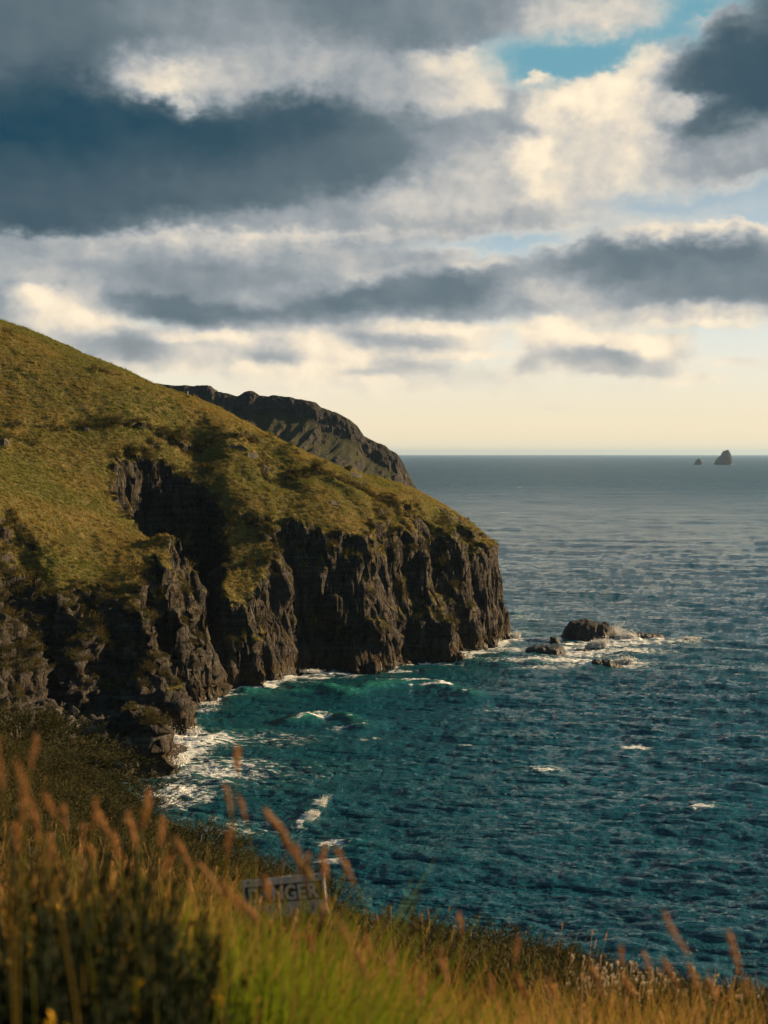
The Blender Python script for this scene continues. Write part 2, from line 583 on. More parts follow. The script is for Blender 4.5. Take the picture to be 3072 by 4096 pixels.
# ------------------------------------------------------------------ land materials
def mat_land(name, far=False):
    m, g, out = new_mat(name)
    geo = g.n('ShaderNodeNewGeometry')
    P = geo.outputs['Position']
    x, y, z = g.sep(P)
    k = 0.35 if far else 1.0
    rock = g.attr('rock')
    n_m = g.noise(P, 0.45 * k, 4.0, 0.6)
    n_f = g.noise(P, 2.2 * k, 4.0, 0.62)
    rk = g.mr(g.m('ADD', rock, g.m('MULTIPLY', g.m('SUBTRACT', n_f, 0.5), 0.9)), 0.38, 0.62)
    # grass: olive, straw and a few dull greens, in patches
    patch = g.noise(P, 0.06 * k, 4.0, 0.6)
    ga = g.ramp(g.m('ADD', patch, g.m('MULTIPLY', g.m('SUBTRACT', n_m, 0.5), 0.9)),
                [(.28, (.062, .070, .014)), (.42, (.105, .105, .022)), (.55, (.150, .125, .030)), (.72, (.215, .150, .046))])
    gb = g.mix(g.mr(n_f, .35, .7), ga, (.075, .062, .016))
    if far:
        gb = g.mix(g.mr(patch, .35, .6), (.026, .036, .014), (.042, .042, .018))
    # rock: dark slate-brown, strata, ochre faces, pale quartz streaks
    Pr = g.mapping(P, rot=(R(14), R(-22), 0.3), scale=(.35 * k, .35 * k, 1.6 * k))
    st = g.noise(Pr, 1.0, 5.0, 0.65, dist=0.4)
    rb = g.noise(g.mapping(P, scale=(1.0 * k, 1.0 * k, .28 * k)), 0.5, 5.0, 0.6)
    ra = g.ramp(g.m('ADD', g.m('MULTIPLY', st, .5), g.m('MULTIPLY', rb, .5)),
                [(.30, (.012, .012, .012)), (.46, (.036, .032, .028)), (.60, (.076, .062, .046)), (.76, (.150, .112, .070))])
    bedc = g.noise(g.mapping(P, rot=(R(10), R(-16), 0.2), scale=(.05 * k, .05 * k, 1.3 * k)), 1.0, 4.0, 0.7)
    ra = g.mix(g.mr(bedc, .52, .66, 0.0, .55), ra, (.105, .098, .090))
    ra = g.mix(g.mr(bedc, .46, .34, 0.0, .6), ra, (.012, .012, .012))
    lich = g.mr(g.noise(P, 0.9 * k, 5.0, 0.7), .58, .72)
    ra = g.mix(g.m('MULTIPLY', lich, .5), ra, (.115, .088, .036))
    wet = g.m('ADD', z, g.m('MULTIPLY', g.m('SUBTRACT', n_m, 0.5), 5.0))
    # weed and barnacle band at the tide line
    ra = g.mix(g.mr(wet, 4.6, 2.2, 0.0, 0.85), ra, g.mix(g.mr(n_f, .45, .6), (.030, .023, .012), (.085, .052, .020)))
    ra = g.mix(g.mr(wet, 1.4, .4, 0.0, 0.8), ra, (.012, .013, .011))
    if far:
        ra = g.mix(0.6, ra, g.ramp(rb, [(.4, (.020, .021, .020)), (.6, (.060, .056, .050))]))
    col = g.mix(rk, gb, ra)
    bs = g.n('ShaderNodeBsdfPrincipled')
    g.put(bs.inputs['Base Color'], col)
    g.put(bs.inputs['Roughness'], g.mixf(g.mr(wet, 3.0, .6), 0.9, 0.45))
    bs.inputs['Specular IOR Level'].default_value = 0.25
    # relief finer than the mesh: grass tussocks, cracked rock
    tus = g.noise(g.mapping(P, scale=(1.0, 1.0, .6)), 2.6 * k, 5.0, 0.68)
    ve = g.voro(g.mapping(P, rot=(.3, -.35, .2), scale=(1.0, 1.0, .45)), 0.75 * k, 'DISTANCE_TO_EDGE')
    crk = g.m('MULTIPLY', g.mr(ve, 0.0, 0.22), 0.6)
    fine = g.noise(g.mapping(P, rot=(.3, -.35, .2), scale=(1.2, 1.2, .5)), 2.0 * k, 6.0, 0.72)
    hr = g.m('ADD', crk, g.m('MULTIPLY', fine, 1.6))
    hh = g.mixf(rk, g.m('MULTIPLY', tus, 1.1), hr)
    bp = g.n('ShaderNodeBump')
    bp.inputs['Strength'].default_value = 0.9
    bp.inputs['Distance'].default_value = 0.75 / k
    g.put(bp.inputs['Height'], hh)
    g.put(bs.inputs['Normal'], bp.outputs[0])
    g.t.links.new(bs.outputs[0], out.inputs[0])
    return m

M_LAND = mat_land('turf_and_slate')
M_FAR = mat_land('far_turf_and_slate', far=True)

# ------------------------------------------------------------------ the headland
# plan of the waterline, read where rock meets water, with the steepness of the face above it
def W(u, v):
    p = on_sea(u, v)
    return (p[0], p[1])
COAST = [  # (x, y, steepness)
    ((-140, 150), 1.3), ((-80, 185), 1.2), ((-64, 204), 1.2), ((-54, 216), 1.2), (W(440, 3080), 1.3),
    (W(545, 3118), 1.9), (W(660, 3095), 2.0), (W(655, 3015), 1.9), (W(590, 2965), 1.7), (W(636, 2950), 2.4), (W(762, 2950), 3.2),
    (W(735, 2890), 3.0), (W(690, 2830), 2.6), (W(769, 2828), 3.4), (W(852, 2797), 3.8),
    (W(868, 2785), 3.8), (W(888, 2783), 4.0), (W(905, 2768), 4.0), (W(880, 2762), 4.4),
    ((-41, 302), 4.2), ((-47, 309), 4.4), ((-53, 320), 4.2), ((-51, 329), 4.4), ((-45, 329), 4.8), ((-41.5, 320), 4.8), ((-39.5, 311), 4.4), ((-37, 304), 4.0),
    (W(930, 2754), 4.0), (W(988, 2750), 4.0), (W(1071, 2746), 4.2), (W(1085, 2730), 4.2), (W(1135, 2722), 4.2), (W(1160, 2708), 4.2),
    (W(1210, 2690), 4.4), (W(1268, 2688), 4.4), (W(1386, 2688), 4.2), (W(1480, 2678), 4.2), (W(1566, 2668), 3.8),
    (W(1684, 2648), 3.2), (W(1825, 2644), 2.8), (W(1800, 2612), 3.4), (W(1919, 2603), 3.6), (W(1935, 2588), 4.4), (W(1989, 2584), 5.5),
    (W(2026, 2556), 8.0), ((33, 392), 8.0), ((31, 402), 6.0), ((27, 418), 4.0), ((14, 440), 3.0), ((-8, 452), 2.4), ((-40, 470), 2.0),
    ((-70, 520), 1.6), ((-120, 560), 1.4), ((-260, 600), 1.4), ((-300, 300), 1.4),
]
CP = [c[0] for c in COAST]
CK_ = [c[1] for c in COAST]

GP = []
def gp(u, v, y):
    GP.append(at(u, v, y))
CREST = [(-500, 1120, 395), (-200, 1200, 395), (0, 1278, 395), (300, 1396, 395), (580, 1524, 395), (719, 1600, 395), (833, 1626, 395), (1036, 1716, 392), (1145, 1775, 390),
         (1292, 1850, 388), (1417, 1884, 386), (1543, 1919, 385), (1676, 1962, 386), (1817, 2048, 388), (1926, 2119, 390), (1997, 2190, 391)]
for c in CREST:
    gp(*c)
    p = at(*c)
    k = 1 - sstep(1300, 1900, c[0])
    GP.append((p[0] * 1.0 - 6 * k, p[1] + 55, p[2] - 16 + 8 * k))
for p in [(W(545, 3118), 9), (W(440, 3080), 8), ((-54, 216), 9), ((-66, 204), 9), (W(655, 3050), 10), ((-90, 190), 12)]:
    GP.append((p[0][0], p[0][1], p[1]))
for c in [(0, 1715, 326), (330, 1715, 338), (600, 1705, 347), (900, 1738, 355), (1100, 1805, 360), (-400, 1680, 310),
          (0, 2030, 280), (200, 1930, 308), (450, 1830, 332), (620, 1800, 342), (-300, 2000, 270),
          (420, 2240, 284), (740, 2215, 294), (620, 2300, 282), (820, 1850, 350), (900, 1950, 340), (1000, 2065, 330), (1180, 2180, 325), (930, 2390, 308),
          (1250, 2035, 336), (1350, 2055, 337), (1458, 2080, 341), (1600, 2120, 347), (1750, 2140, 357), (1900, 2175, 374),
          (0, 2200, 268), (0, 2420, 256), (0, 2600, 247), (0, 2790, 238), (278, 2300, 274), (278, 2479, 262), (278, 2700, 252), (278, 2880, 245),
          (500, 2400, 270), (500, 2600, 260), (500, 2800, 250), (640, 2450, 270), (640, 2700, 260), (-250, 2300, 256), (-250, 2700, 236)]:
    gp(*c)
GP = np.array(GP)
G_f = tps(GP[:, :2], GP[:, 2], smooth=2.0)

# gullies and hollows scooped out of the turf: (u, v, y) -> (u, v, y), half width, depth
GULLY = [((1070, 1930, 366), (1150, 2060, 350), 6.0, 4.5), ((40, 2130, 276), (120, 2420, 258), 5.0, 5.0), ((200, 2500, 260), (310, 2860, 244), 3.5, 5.0),
         ((600, 2420, 272), (680, 2700, 272), 3.0, 5.0), ((1500, 2160, 350), (1560, 2450, 342), 2.5, 3.0), ((1690, 2100, 364), (1740, 2350, 358), 2.5, 3.0),
         ((1820, 2130, 378), (1870, 2400, 372), 3.0, 4.0), ((360, 2350, 270), (480, 2600, 260), 3.0, 3.0), ((420, 2600, 258), (440, 2850, 246), 2.5, 3.5)]
RIB = [((860, 1900, 347), (1010, 2140, 332), 5.0, 2.0), ((1420, 2040, 352), (1520, 2200, 346), 4.0, 2.0), ((560, 2350, 278), (640, 2600, 262), 4.0, 4.0),
       ((1600, 2060, 362), (1660, 2280, 352), 3.5, 2.5), ((700, 2240, 294), (850, 2500, 290), 4.0, 2.5)]
PATHL = [at(-300, 1700, 316), at(0, 1712, 327), at(330, 1712, 338), at(600, 1700, 347), at(900, 1732, 355), at(1100, 1800, 360), at(1300, 1890, 368)]

def height(x, y):
    wx = x + 2.2 * pnoise(x * .09, y * .09) + .9 * pnoise(x * .31 + 7, y * .31)
    wy = y + 2.2 * pnoise(x * .09 + 31, y * .09 + 5) + .9 * pnoise(x * .31 + 17, y * .31 + 9)
    G = G_f(x, y)
    for sgn, feats in ((-1, GULLY), (1, RIB)):
        for (p0, p1, wd, dp) in feats:
            d, _ = seg_dist(wx, wy, [at(*p0), at(*p1)])
            G = G + sgn * dp * np.exp(-(d / wd) ** 2)
    G = G + 1.2 * fbm(x * .045, y * .045, octv=3) + .5 * fbm(x * .22, y * .22, octv=3)
    # the coast path: a bank with a cut terrace
    d, _ = seg_dist(wx * .5 + x * .5, wy * .5 + y * .5, PATHL)
    pl = np.array(PATHL)
    ypath = np.interp(x, pl[:, 0], pl[:, 1])
    sg = y - ypath
    G = G + .35 * sstep(-.5, .9, sg) * np.exp(-(np.maximum(sg, 0) / 7.0)) - .35 * np.exp(-((sg + 1.0) / 1.6) ** 2)
    d, kk = seg_dist(wx, wy, CP + [CP[0]], CK_ + [CK_[0]])
    d = np.where(inside(wx, wy, CP), d, -d)
    # fluted faces: ribs run down the cliff, bulging and cut by clefts
    rib = fbm(x * .20, y * .20, octv=3, ridged=True)
    rib2 = fbm(x * .55 + 3, y * .55, octv=3, ridged=True)
    de = d + 1.15 * rib + .15 * rib2 + 1.0 * pnoise(x * .11 + 4, y * .11) - .5
    prof = np.where(de > 0, de * kk, de * 1.5)
    # a low wave-cut foot, then the wall, with two or three broken ledges
    zz = prof
    led = 2.6 * np.sin(zz * .33 + 3.0 * fbm(x * .05, y * .05, octv=2)) * sstep(3, 9, zz)
    zz = zz + led * .55
    t = zz - G
    k_ = 2.2
    hsm = np.clip(.5 + .5 * (G - zz) / k_, 0, 1)
    z = G * (1 - hsm) + zz * hsm - k_ * hsm * (1 - hsm)
    return z, d, G

def build_headland():
    gx = np.arange(-176, 48, .4)
    gy = np.arange(196, 470, .4)
    X, Y = np.meshgrid(gx, gy)
    Z, D, G = height(X, Y)
    # a mesh that gathers where the ground is steep
    ax = np.concatenate([np.linspace(-175, -100, 90)[:-1], np.linspace(-100, 46, 440)])
    ay = np.concatenate([np.linspace(197, 400, 640)[:-1], np.linspace(400, 468, 60)])
    x, y = np.meshgrid(ax, ay)
    for it in range(26):
        z = bilin(Z, gx, gy, x, y)
        P = np.stack([x, y, z], -1)
        for k, arr in ((0, x), (1, y)):
            pass
        lx = np.linalg.norm(np.diff(P, axis=1), axis=-1)
        ly = np.linalg.norm(np.diff(P, axis=0), axis=-1)
        for arr in (x, y):
            n = arr.copy()
            c = arr[1:-1, 1:-1]
            wl, wr = lx[1:-1, :-1], lx[1:-1, 1:]
            wd_, wu = ly[:-1, 1:-1], ly[1:, 1:-1]
            new = (arr[1:-1, :-2] * wl + arr[1:-1, 2:] * wr + arr[:-2, 1:-1] * wd_ + arr[2:, 1:-1] * wu) / (wl + wr + wd_ + wu)
            n[1:-1, 1:-1] = c + .7 * (new - c)
            arr[...] = n
    z = bilin(Z, gx, gy, x, y)
    dd = bilin(D, gx, gy, x, y)
    N = normals(x, y, z)
    up = N[..., 2]
    # rock shows where it is steep, broken up by turf ledges
    low = sstep(300, 286, y) * sstep(30, 19, z + 5 * fbm(x * .12, y * .12, octv=2))
    n3 = fbm(x * .25, y * .25, z * .25, octv=3)
    rk = sstep(.70, .52, up - .24 * low + .20 * n3)
    rk = np.maximum(rk, sstep(8, 22, x + 8 * n3) * sstep(37, 31, z + 4 * n3) * sstep(-.25, .05, n3 + .4 * pnoise(x * .5, y * .5)) * sstep(400, 392, y))
    rk = np.maximum(rk, sstep(262, 250, y + 6 * n3) * sstep(15, 11, z + 4 * n3))
    rk = np.maximum(rk, sstep(4.5, 2.0, z + 1.5 * fbm(x * .2, y * .2, octv=2)))
    for (u, v, yy, r) in [(965, 1800, 362, 2.6), (930, 1790, 363, 1.8), (1000, 1830, 360, 2.4), (1400, 1905, 378, 2.6), (1330, 2030, 355, 2.5), (1270, 1985, 358, 2.2),
                          (10, 1765, 318, 2.5), (1060, 1850, 365, 2.4)]:
        px, py, pz = at(u, v, yy)
        q = np.exp(-(np.hypot(x - px, y - py) / (r * .6)) ** 2)
        rk = np.maximum(rk, q * (.7 + .6 * n3))
        z = z + 1.6 * q * (0.6 + fbm(x * .6, y * .6, octv=2))
    # crags: blocks, slanting strata and clefts pushed out along the normal
    c, s = math.cos(.35), math.sin(.35)
    xs, zs = x * c + z * s, -x * s + z * c
    big = fbm(x * .16, y * .16, z * .09, octv=3)
    blk = fbm(xs * .36, y * .36, zs * .24, octv=3, ridged=True)
    def blocky(f, h, q):
        n = pnoise(xs * f, y * f, zs * h) * q
        r = np.round(n)
        return (r + .5 * np.sign(n - r) * np.abs(2 * (n - r)) ** 3) / q
    cell = blocky(.55, .34, 2.5)
    cel2 = blocky(1.3, .9, 2.0)
    cel0 = blocky(.22, .20, 2.0)
    bed = np.abs(((zs * .55 + 1.2 * pnoise(x * .12, y * .12, z * .12)) % 1.0) - .5) * 2
    fin = fbm(xs * 1.1, y * 1.1, zs * .8, octv=3)
    amp = 1 + .5 * low
    sl = fbm((x - .5 * z) * .15, y * .15, z * .035, octv=3, ridged=True)
    blg = fbm((x - .3 * z) * .07 + 9, y * .07, z * .06, octv=2)
    dsp = rk * amp * (.6 * big + .6 * blk + 1.0 * cell + .55 * cel2 + .4 * fin + .45 * sstep(.3, .6, bed) + 1.3 * sl + 1.5 * blg + 1.3 * cel0 - .9)
    grs = (1 - rk) * (.34 * fbm(x * .6, y * .6, octv=3) + .14 * fbm(x * 2.1, y * 2.1, octv=2))
    Nh = N.copy()
    x = x + N[..., 0] * dsp
    y = y + N[..., 1] * dsp
    z = z + N[..., 2] * dsp * .8 + grs
    N2 = normals(x, y, z)
    strk = sstep(.12, .34, fbm((x - .45 * z) * .11 + 2, y * .11, z * .03, octv=3)) * sstep(12, 20, z) * sstep(.12, .40, N2[..., 2])
    turf = np.maximum(sstep(.50, .72, N2[..., 2] + .15 * n3) * sstep(6, 10, z + 3 * n3), strk * sstep(.0, .5, fbm(x * .5, y * .5, z * .5, octv=2) + .35)) * rk
    rk = rk * (1 - .9 * turf * (1 - .55 * low))
    # the sea cave and a notch beside it, hollowed in under the wall
    for (u, v, yy, rx, rz, dp) in [(1270, 2590, 332, 7.0, 8.0, 6.0), (1420, 2560, 336, 7.0, 4.0, 2.5), (1000, 2700, 300, 3.0, 6.0, 1.5)]:
        px, py, pz = at(u, v, yy)
        q = np.exp(-(((x - px) / rx) ** 2 + ((z - pz) / rz) ** 2) ** 2) * np.exp(-((y - py) / 14.0) ** 4)
        y = y + dp * q * rk
    keep = np.maximum.reduce([z[:-1, :-1], z[1:, :-1], z[:-1, 1:], z[1:, 1:]]) > -3.0
    me = grid_mesh('headland', x, y, z, keep)
    add_attr(me, 'rock', rk)
    o = link('headland', me, M_LAND)
    tag(o, 'grassy headland ending in dark sea cliffs', kind='structure')
    return x, y, z, rk, up

HX, HY, HZ, HROCK, HUP = build_headland()

# ------------------------------------------------------------------ the far headland, about a kilometre away
FAR_SKY = [(420, 1520), (620, 1535), (660, 1538), (700, 1543), (760, 1543), (830, 1542), (845, 1547), (860, 1566), (900, 1572), (945, 1584), (958, 1583), (975, 1570),
           (1000, 1563), (1015, 1566), (1040, 1583), (1075, 1588), (1090, 1581), (1130, 1586), (1170, 1591), (1210, 1600), (1262, 1610), (1285, 1630),
           (1310, 1640), (1360, 1658), (1400, 1680), (1430, 1705), (1455, 1742), (1500, 1770), (1540, 1782), (1560, 1800), (1590, 1818), (1605, 1840),
           (1620, 1868), (1650, 1925), (1680, 1985), (1720, 2060), (1760, 2120)]
def far_crest(x):
    Y = 1000.0
    px = [at(u, v, Y)[0] for u, v in FAR_SKY]
    pz = [at(u, v, Y)[2] for u, v in FAR_SKY]
    return np.interp(x, px, pz)

def build_far():
    ax = np.concatenate([np.linspace(-420, -190, 80)[:-1], np.linspace(-190, 60, 420)])
    ay = np.concatenate([np.linspace(860, 1000, 230)[:-1], np.linspace(1000, 1240, 70)])
    x, y = np.meshgrid(ax, ay)
    c = far_crest(x)
    dy = 1000.0 - y
    # scree face towards the bay: steep crags at the brow, long scree, a grassy apron, then the sea cliff
    n1 = fbm(x * .012, y * .012, octv=3)
    slant = x + .55 * dy                       # gullies run down to the right
    gul = fbm(slant * .045, dy * .008 + 3, octv=3, ridged=True)
    gul2 = fbm(slant * .13, dy * .02 + 9, octv=2, ridged=True)
    fall = np.where(dy > 0, .80 * dy + 6 * sstep(0, 10, dy), 0)
    z = c - fall * (1 + .12 * n1) - sstep(0, 25, dy) * (5.0 * (1 - gul) + 2.0 * (1 - gul2))
    apron = 20 + .1 * (x + 100) * 0
    z = np.where(z < 26, 26 - (26 - z) * .55, z)
    z = np.where(z < 12, 12 - (12 - z) * 3.0, z)
    back = np.maximum(y - 1000, 0)
    z = z - back * .035 - (back * .06) ** 2 * sstep(-60, 30, x) * .5
    z = z + .9 * fbm(x * .08, y * .08, octv=3) * sstep(-5, 10, dy) + .5 * fbm(x * .2, y * .2, octv=2)
    # right end turns away steeply
    xe = at(1700, 2000, 1000)[0]
    N = normals(x, y, z)
    # terrace cut of the old quarry track
    rk = sstep(.66, .45, N[..., 2] + .25 * fbm(x * .05, y * .05, z * .05, octv=3))
    rk = np.maximum(rk, sstep(12, 3, dy) * sstep(-12, -4, dy) * .8)
    rk = np.maximum(rk, sstep(.15, .7, gul * sstep(10, 40, dy) * sstep(90, 50, dy)) * .9)
    dsp = rk * (.9 * fbm(x * .12, y * .12, z * .12, octv=4, ridged=True) + .5 * pnoise(x * .35, y * .35, z * .35))
    z = z + dsp * np.where(dy > 2, 1, .45)
    y = y - dsp * 1.2
    keep = np.maximum.reduce([z[:-1, :-1], z[1:, :-1], z[:-1, 1:], z[1:, 1:]]) > -6.0
    me = grid_mesh('far_headland', x, y, z, keep)
    add_attr(me, 'rock', rk)
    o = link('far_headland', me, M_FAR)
    tag(o, 'dark scree headland in shadow behind the grassy slope', kind='structure')
build_far()

def rock_mesh(name, outline, depth, seed, res=(46, 26), rough=.06, round_=.9):
    """a crag from its side outline [(x, z), ...] (left foot over the top to right foot), given a plan depth"""
    rnd = np.random.RandomState(seed)
    o = np.array(outline, float)
    zmax = o[:, 1].max()
    nx, na = res
    xs = np.linspace(o[0, 0], o[-1, 0], nx)
    top = np.interp(xs, o[:, 0], o[:, 1])
    co, idx = [], []
    ang = np.linspace(0, math.pi, na)           # over the top from the near foot to the far foot
    X = np.repeat(xs[None], na, 0)
    endf = np.sqrt(np.clip(1 - np.abs(2 * (xs - xs[0]) / (xs[-1] - xs[0]) - 1) ** 3.0, 0.02, 1))
    ca = np.cos(ang)[:, None]
    sa = np.sin(ang)[:, None]
    Yv = -np.sign(ca) * np.abs(ca) ** round_ * depth * .5 * endf[None]
    Zv = np.abs(sa) ** .55 * (top[None] + depth * .25) - depth * .25
    S = (o[-1, 0] - o[0, 0])
    f = 5.0 / S
    sx = seed * 3.17
    d = rough * S * (fbm(X * f + sx, Yv * f, Zv * f, octv=4, ridged=True) + .6 * np.round(2 * pnoise(X * f * 2.2 + sx, Yv * f * 2.2, Zv * f * 1.6)) / 2)
    N = normals(X, Yv, Zv)
    inner = sstep(0, .1, np.abs(sa)) * np.ones_like(X)
    Z2 = Zv + N[..., 2] * d * .55
    return grid_mesh(name, X + N[..., 0] * d * .5, Yv + N[..., 1] * d, Z2)

def mat_searock(name, far=False):
    m, g, out = new_mat(name)
    P = g.n('ShaderNodeTexCoord').outputs['Object']
    W_ = g.n('ShaderNodeNewGeometry').outputs['Position']
    x, y, z = g.sep(W_)
    k = .08 if far else 1.0
    n1 = g.noise(P, .7 * k, 5.0, .65)
    n2 = g.noise(P, 3.0 * k, 4.0, .65)
    col = g.ramp(g.m('ADD', g.m('MULTIPLY', n1, .6), g.m('MULTIPLY', n2, .4)), [(.3, (.006, .006, .006)), (.5, (.011, .010, .009)), (.7, (.024, .020, .016))])
    if not far:
        col = g.mix(g.mr(z, 1.6, .3, 0.0, .75), col, (.014, .012, .009))
    bs = g.n('ShaderNodeBsdfPrincipled')
    g.put(bs.inputs['Base Color'], col)
    g.put(bs.inputs['Roughness'], g.mr(z, .5, 4.0, .4, .9))
    bp = g.n('ShaderNodeBump')
    bp.inputs['Strength'].default_value = .9
    bp.inputs['Distance'].default_value = .5 / k
    g.put(bp.inputs['Height'], g.m('ADD', n2, n1))
    g.put(bs.inputs['Normal'], bp.outputs[0])
    g.t.links.new(bs.outputs[0], out.inputs[0])
    return m
M_SROCK = mat_searock('wet_sea_rock')
M_STACK = mat_searock('far_sea_rock', far=True)

# two sea stacks on the horizon
def stack(pix, y, seed, label, depth):
    u0 = sum(p[0] for p in pix) / len(pix)
    vb = pix[0][1]
    base = on_sea(u0, vb)
    out = []
    for (u, v) in pix:
        a, b = ray(u, v)
        out.append((a * base[1] - base[0], H + b * base[1]))
    out = [(q[0], max(q[1], 0)) for q in out]
    me = rock_mesh('sea_stack', out, depth, seed, res=(60, 34), rough=.022, round_=.8)
    o = link('sea_stack', me, M_STACK)
    o.location = (base[0], base[1], -1.0)
    tag(o, label, 'sea stack', 'sea stacks on the horizon')
# pixel outlines read from an enlargement (5.53 x) of the photograph
Zm = lambda l: [(2700 + a / 5.53, 1750 + b / 5.53) for a, b in l]
stack(Zm([(865, 600), (870, 560), (910, 500), (960, 430), (1020, 400), (1040, 340), (1075, 295), (1130, 285), (1160, 265), (1190, 280), (1200, 320), (1228, 350), (1240, 440), (1270, 540), (1284, 600)]),
      6600, 3, 'tall pointed dark sea stack on the horizon at right', 46)
stack(Zm([(388, 604), (440, 570), (460, 510), (500, 470), (525, 458), (560, 480), (580, 520), (605, 560), (618, 604)]),
      6600, 5, 'low small dark sea stack left of the tall one', 26)

# rocks off the point, outlines read from an enlargement (1.659 x)
Zr = lambda l: [(1900 + a / 1.659, 2300 + b / 1.659) for a, b in l]
ROCKS_AT = []
def sea_rock(pix, seed, label, depth, rough=.05, dy=0.0, sink=.3):
    pix = Zr(pix)
    vb = max(p[1] for p in pix)
    u0 = sum(p[0] for p in pix) / len(pix)
    base = on_sea(u0, vb)
    yb = base[1] + depth * .5 + dy
    out = []
    for (u, v) in pix:
        a, b = ray(u, v)
        out.append((a * yb - base[0], max(H + b * yb, 0)))
    me = rock_mesh('sea_rock', out, depth, seed, res=(64, 30), rough=rough, round_=.6)
    o = link('sea_rock', me, M_SROCK)
    o.location = (base[0], yb, -sink)
    tag(o, label, 'rock', 'rocks in the surf off the point')
    ROCKS_AT.append((base[0] + out[0][0], base[0] + out[-1][0], yb, depth))
    return o
sea_rock([(570, 435), (572, 410), (600, 350), (640, 305), (700, 298), (745, 292), (780, 302), (800, 315), (880, 312), (892, 335), (925, 360), (940, 385), (935, 430)], 11,
         'largest flat-topped dark rock standing in the surf off the point', 10, .035)
sea_rock([(328, 532), (330, 500), (350, 478), (400, 466), (480, 462), (560, 466), (590, 475), (598, 534)], 12,
         'long low dark rock nearest the headland tip', 6, .035)
sea_rock([(498, 458), (500, 402), (535, 404), (545, 412), (560, 425), (570, 458)], 13, 'small upright dark rock left of the largest one', 4, .05)
sea_rock([(745, 602), (770, 570), (800, 552), (830, 556), (842, 580), (850, 556), (890, 553), (920, 575), (960, 585), (990, 600), (992, 616)], 14,
         'split low dark rock awash in front of the others', 5, .035)
sea_rock([(985, 415), (1010, 385), (1080, 376), (1150, 380), (1220, 386), (1248, 396), (1252, 422)], 15, 'long flat reef of dark rock right of the largest one', 5, .03)
sea_rock([(1250, 430), (1265, 415), (1300, 418), (1330, 428), (1356, 438)], 16, 'last thin sliver of dark reef at the outer end', 3, .04)
sea_rock([(660, 492), (690, 484), (740, 486), (780, 492), (790, 500)], 17, 'barely showing dark rock in the foam before the largest one', 3, .04)

def plain_mat(name, col, rough=.8, var=.35, scale=6.0, bump=.0):
    m, g, out = new_mat(name)
    P = g.n('ShaderNodeTexCoord').outputs['Object']
    n = g.noise(P, scale, 4.0, .6)
    c2 = tuple(c * (1 - var) for c in col)
    bs = g.n('ShaderNodeBsdfPrincipled')
    g.put(bs.inputs['Base Color'], g.mix(g.mr(n, .35, .65), c2, col))
    bs.inputs['Roughness'].default_value = rough
    if bump:
        bp = g.n('ShaderNodeBump')
        bp.inputs['Strength'].default_value = .7
        bp.inputs['Distance'].default_value = bump
        g.put(bp.inputs['Height'], n)
        g.put(bs.inputs['Normal'], bp.outputs[0])
    g.t.links.new(bs.outputs[0], out.inputs[0])
    return m

def box_mesh(name, dims, loc=(0, 0, 0), taper=1.0, bev=.03):
    bm = bmesh.new()
    bmesh.ops.create_cube(bm, size=1.0)
    for v in bm.verts:
        t = taper if v.co.z > 0 else 1.0
        v.co = Vector((v.co.x * dims[0] * t, v.co.y * dims[1] * t, v.co.z * dims[2])) + Vector(loc)
    if bev:
        bmesh.ops.bevel(bm, geom=bm.edges[:], offset=bev, segments=1, affect='EDGES')
    me = bpy.data.meshes.new(name)
    bm.to_mesh(me)
    bm.free()
    return me

M_RUIN = plain_mat('ruin_stone', (.040, .038, .034), .9, .5, .6, .2)
# old quarry workings on the brow of the far headland
def ruin(u0, u1, vt, vb, label, y=985.0, th=3.0, name='ruined_wall', parts=3):
    x0, x1 = at(u0, vb, y)[0], at(u1, vb, y)[0]
    zb, zt = at(u0, vb, y)[2], at(u0, vt, y)[2]
    e = empty(name, ((x0 + x1) / 2, y, zb - 4.5))
    tag(e, label, 'ruin')
    w = (x1 - x0) / parts
    rr = random.Random(int(u0))
    for i in range(parts):
        h = (zt - zb) * rr.uniform(.75, 1.05) + 2
        link('wall_segment', box_mesh('wall_segment', (w * .97, th * rr.uniform(.8, 1.1), h), (-(x1 - x0) / 2 + (i + .5) * w, rr.uniform(-.4, .4), h / 2), .97, .12), M_RUIN, e)
    return e
ruin(642, 692, 1549, 1562, 'long low grey wall of the old workings on the far brow', 975, parts=5)
ruin(716, 752, 1549, 1566, 'pale square ruined building beside the long wall on the far brow', 976, th=8, name='ruined_building', parts=3)
ruin(613, 621, 1530, 1540, 'dark chimney stub at the left end of the far brow', 995, th=2, name='ruined_chimney', parts=1)

# ------------------------------------------------------------------ the sea
def ocean_tile(N, L, V, wdir, hs, seed, cut):
    rs = np.random.RandomState(seed)
    k1 = 2 * math.pi * np.fft.fftfreq(N, L / N)
    kx, ky = np.meshgrid(k1, k1)
    k = np.hypot(kx, ky)
    k[0, 0] = 1e-6
    Lw = V * V / 9.81
    cosw = (kx * math.cos(wdir) + ky * math.sin(wdir)) / k
    Ph = np.exp(-1 / (k * Lw) ** 2) / k ** 4 * (np.abs(cosw) ** 8 * np.where(cosw > 0, 1, .25) + .04) * np.exp(-(k * cut) ** 2)
    Ph[0, 0] = 0
    h = (rs.normal(size=(N, N)) + 1j * rs.normal(size=(N, N))) * np.sqrt(Ph)
    z = np.fft.ifft2(h)
    zr = z.real
    sc = hs / (4 * zr.std())
    h = h * sc
    zr = zr * sc
    dx = np.fft.ifft2(-1j * kx / k * h).real
    dy = np.fft.ifft2(-1j * ky / k * h).real
    return zr, dx, dy, L, N

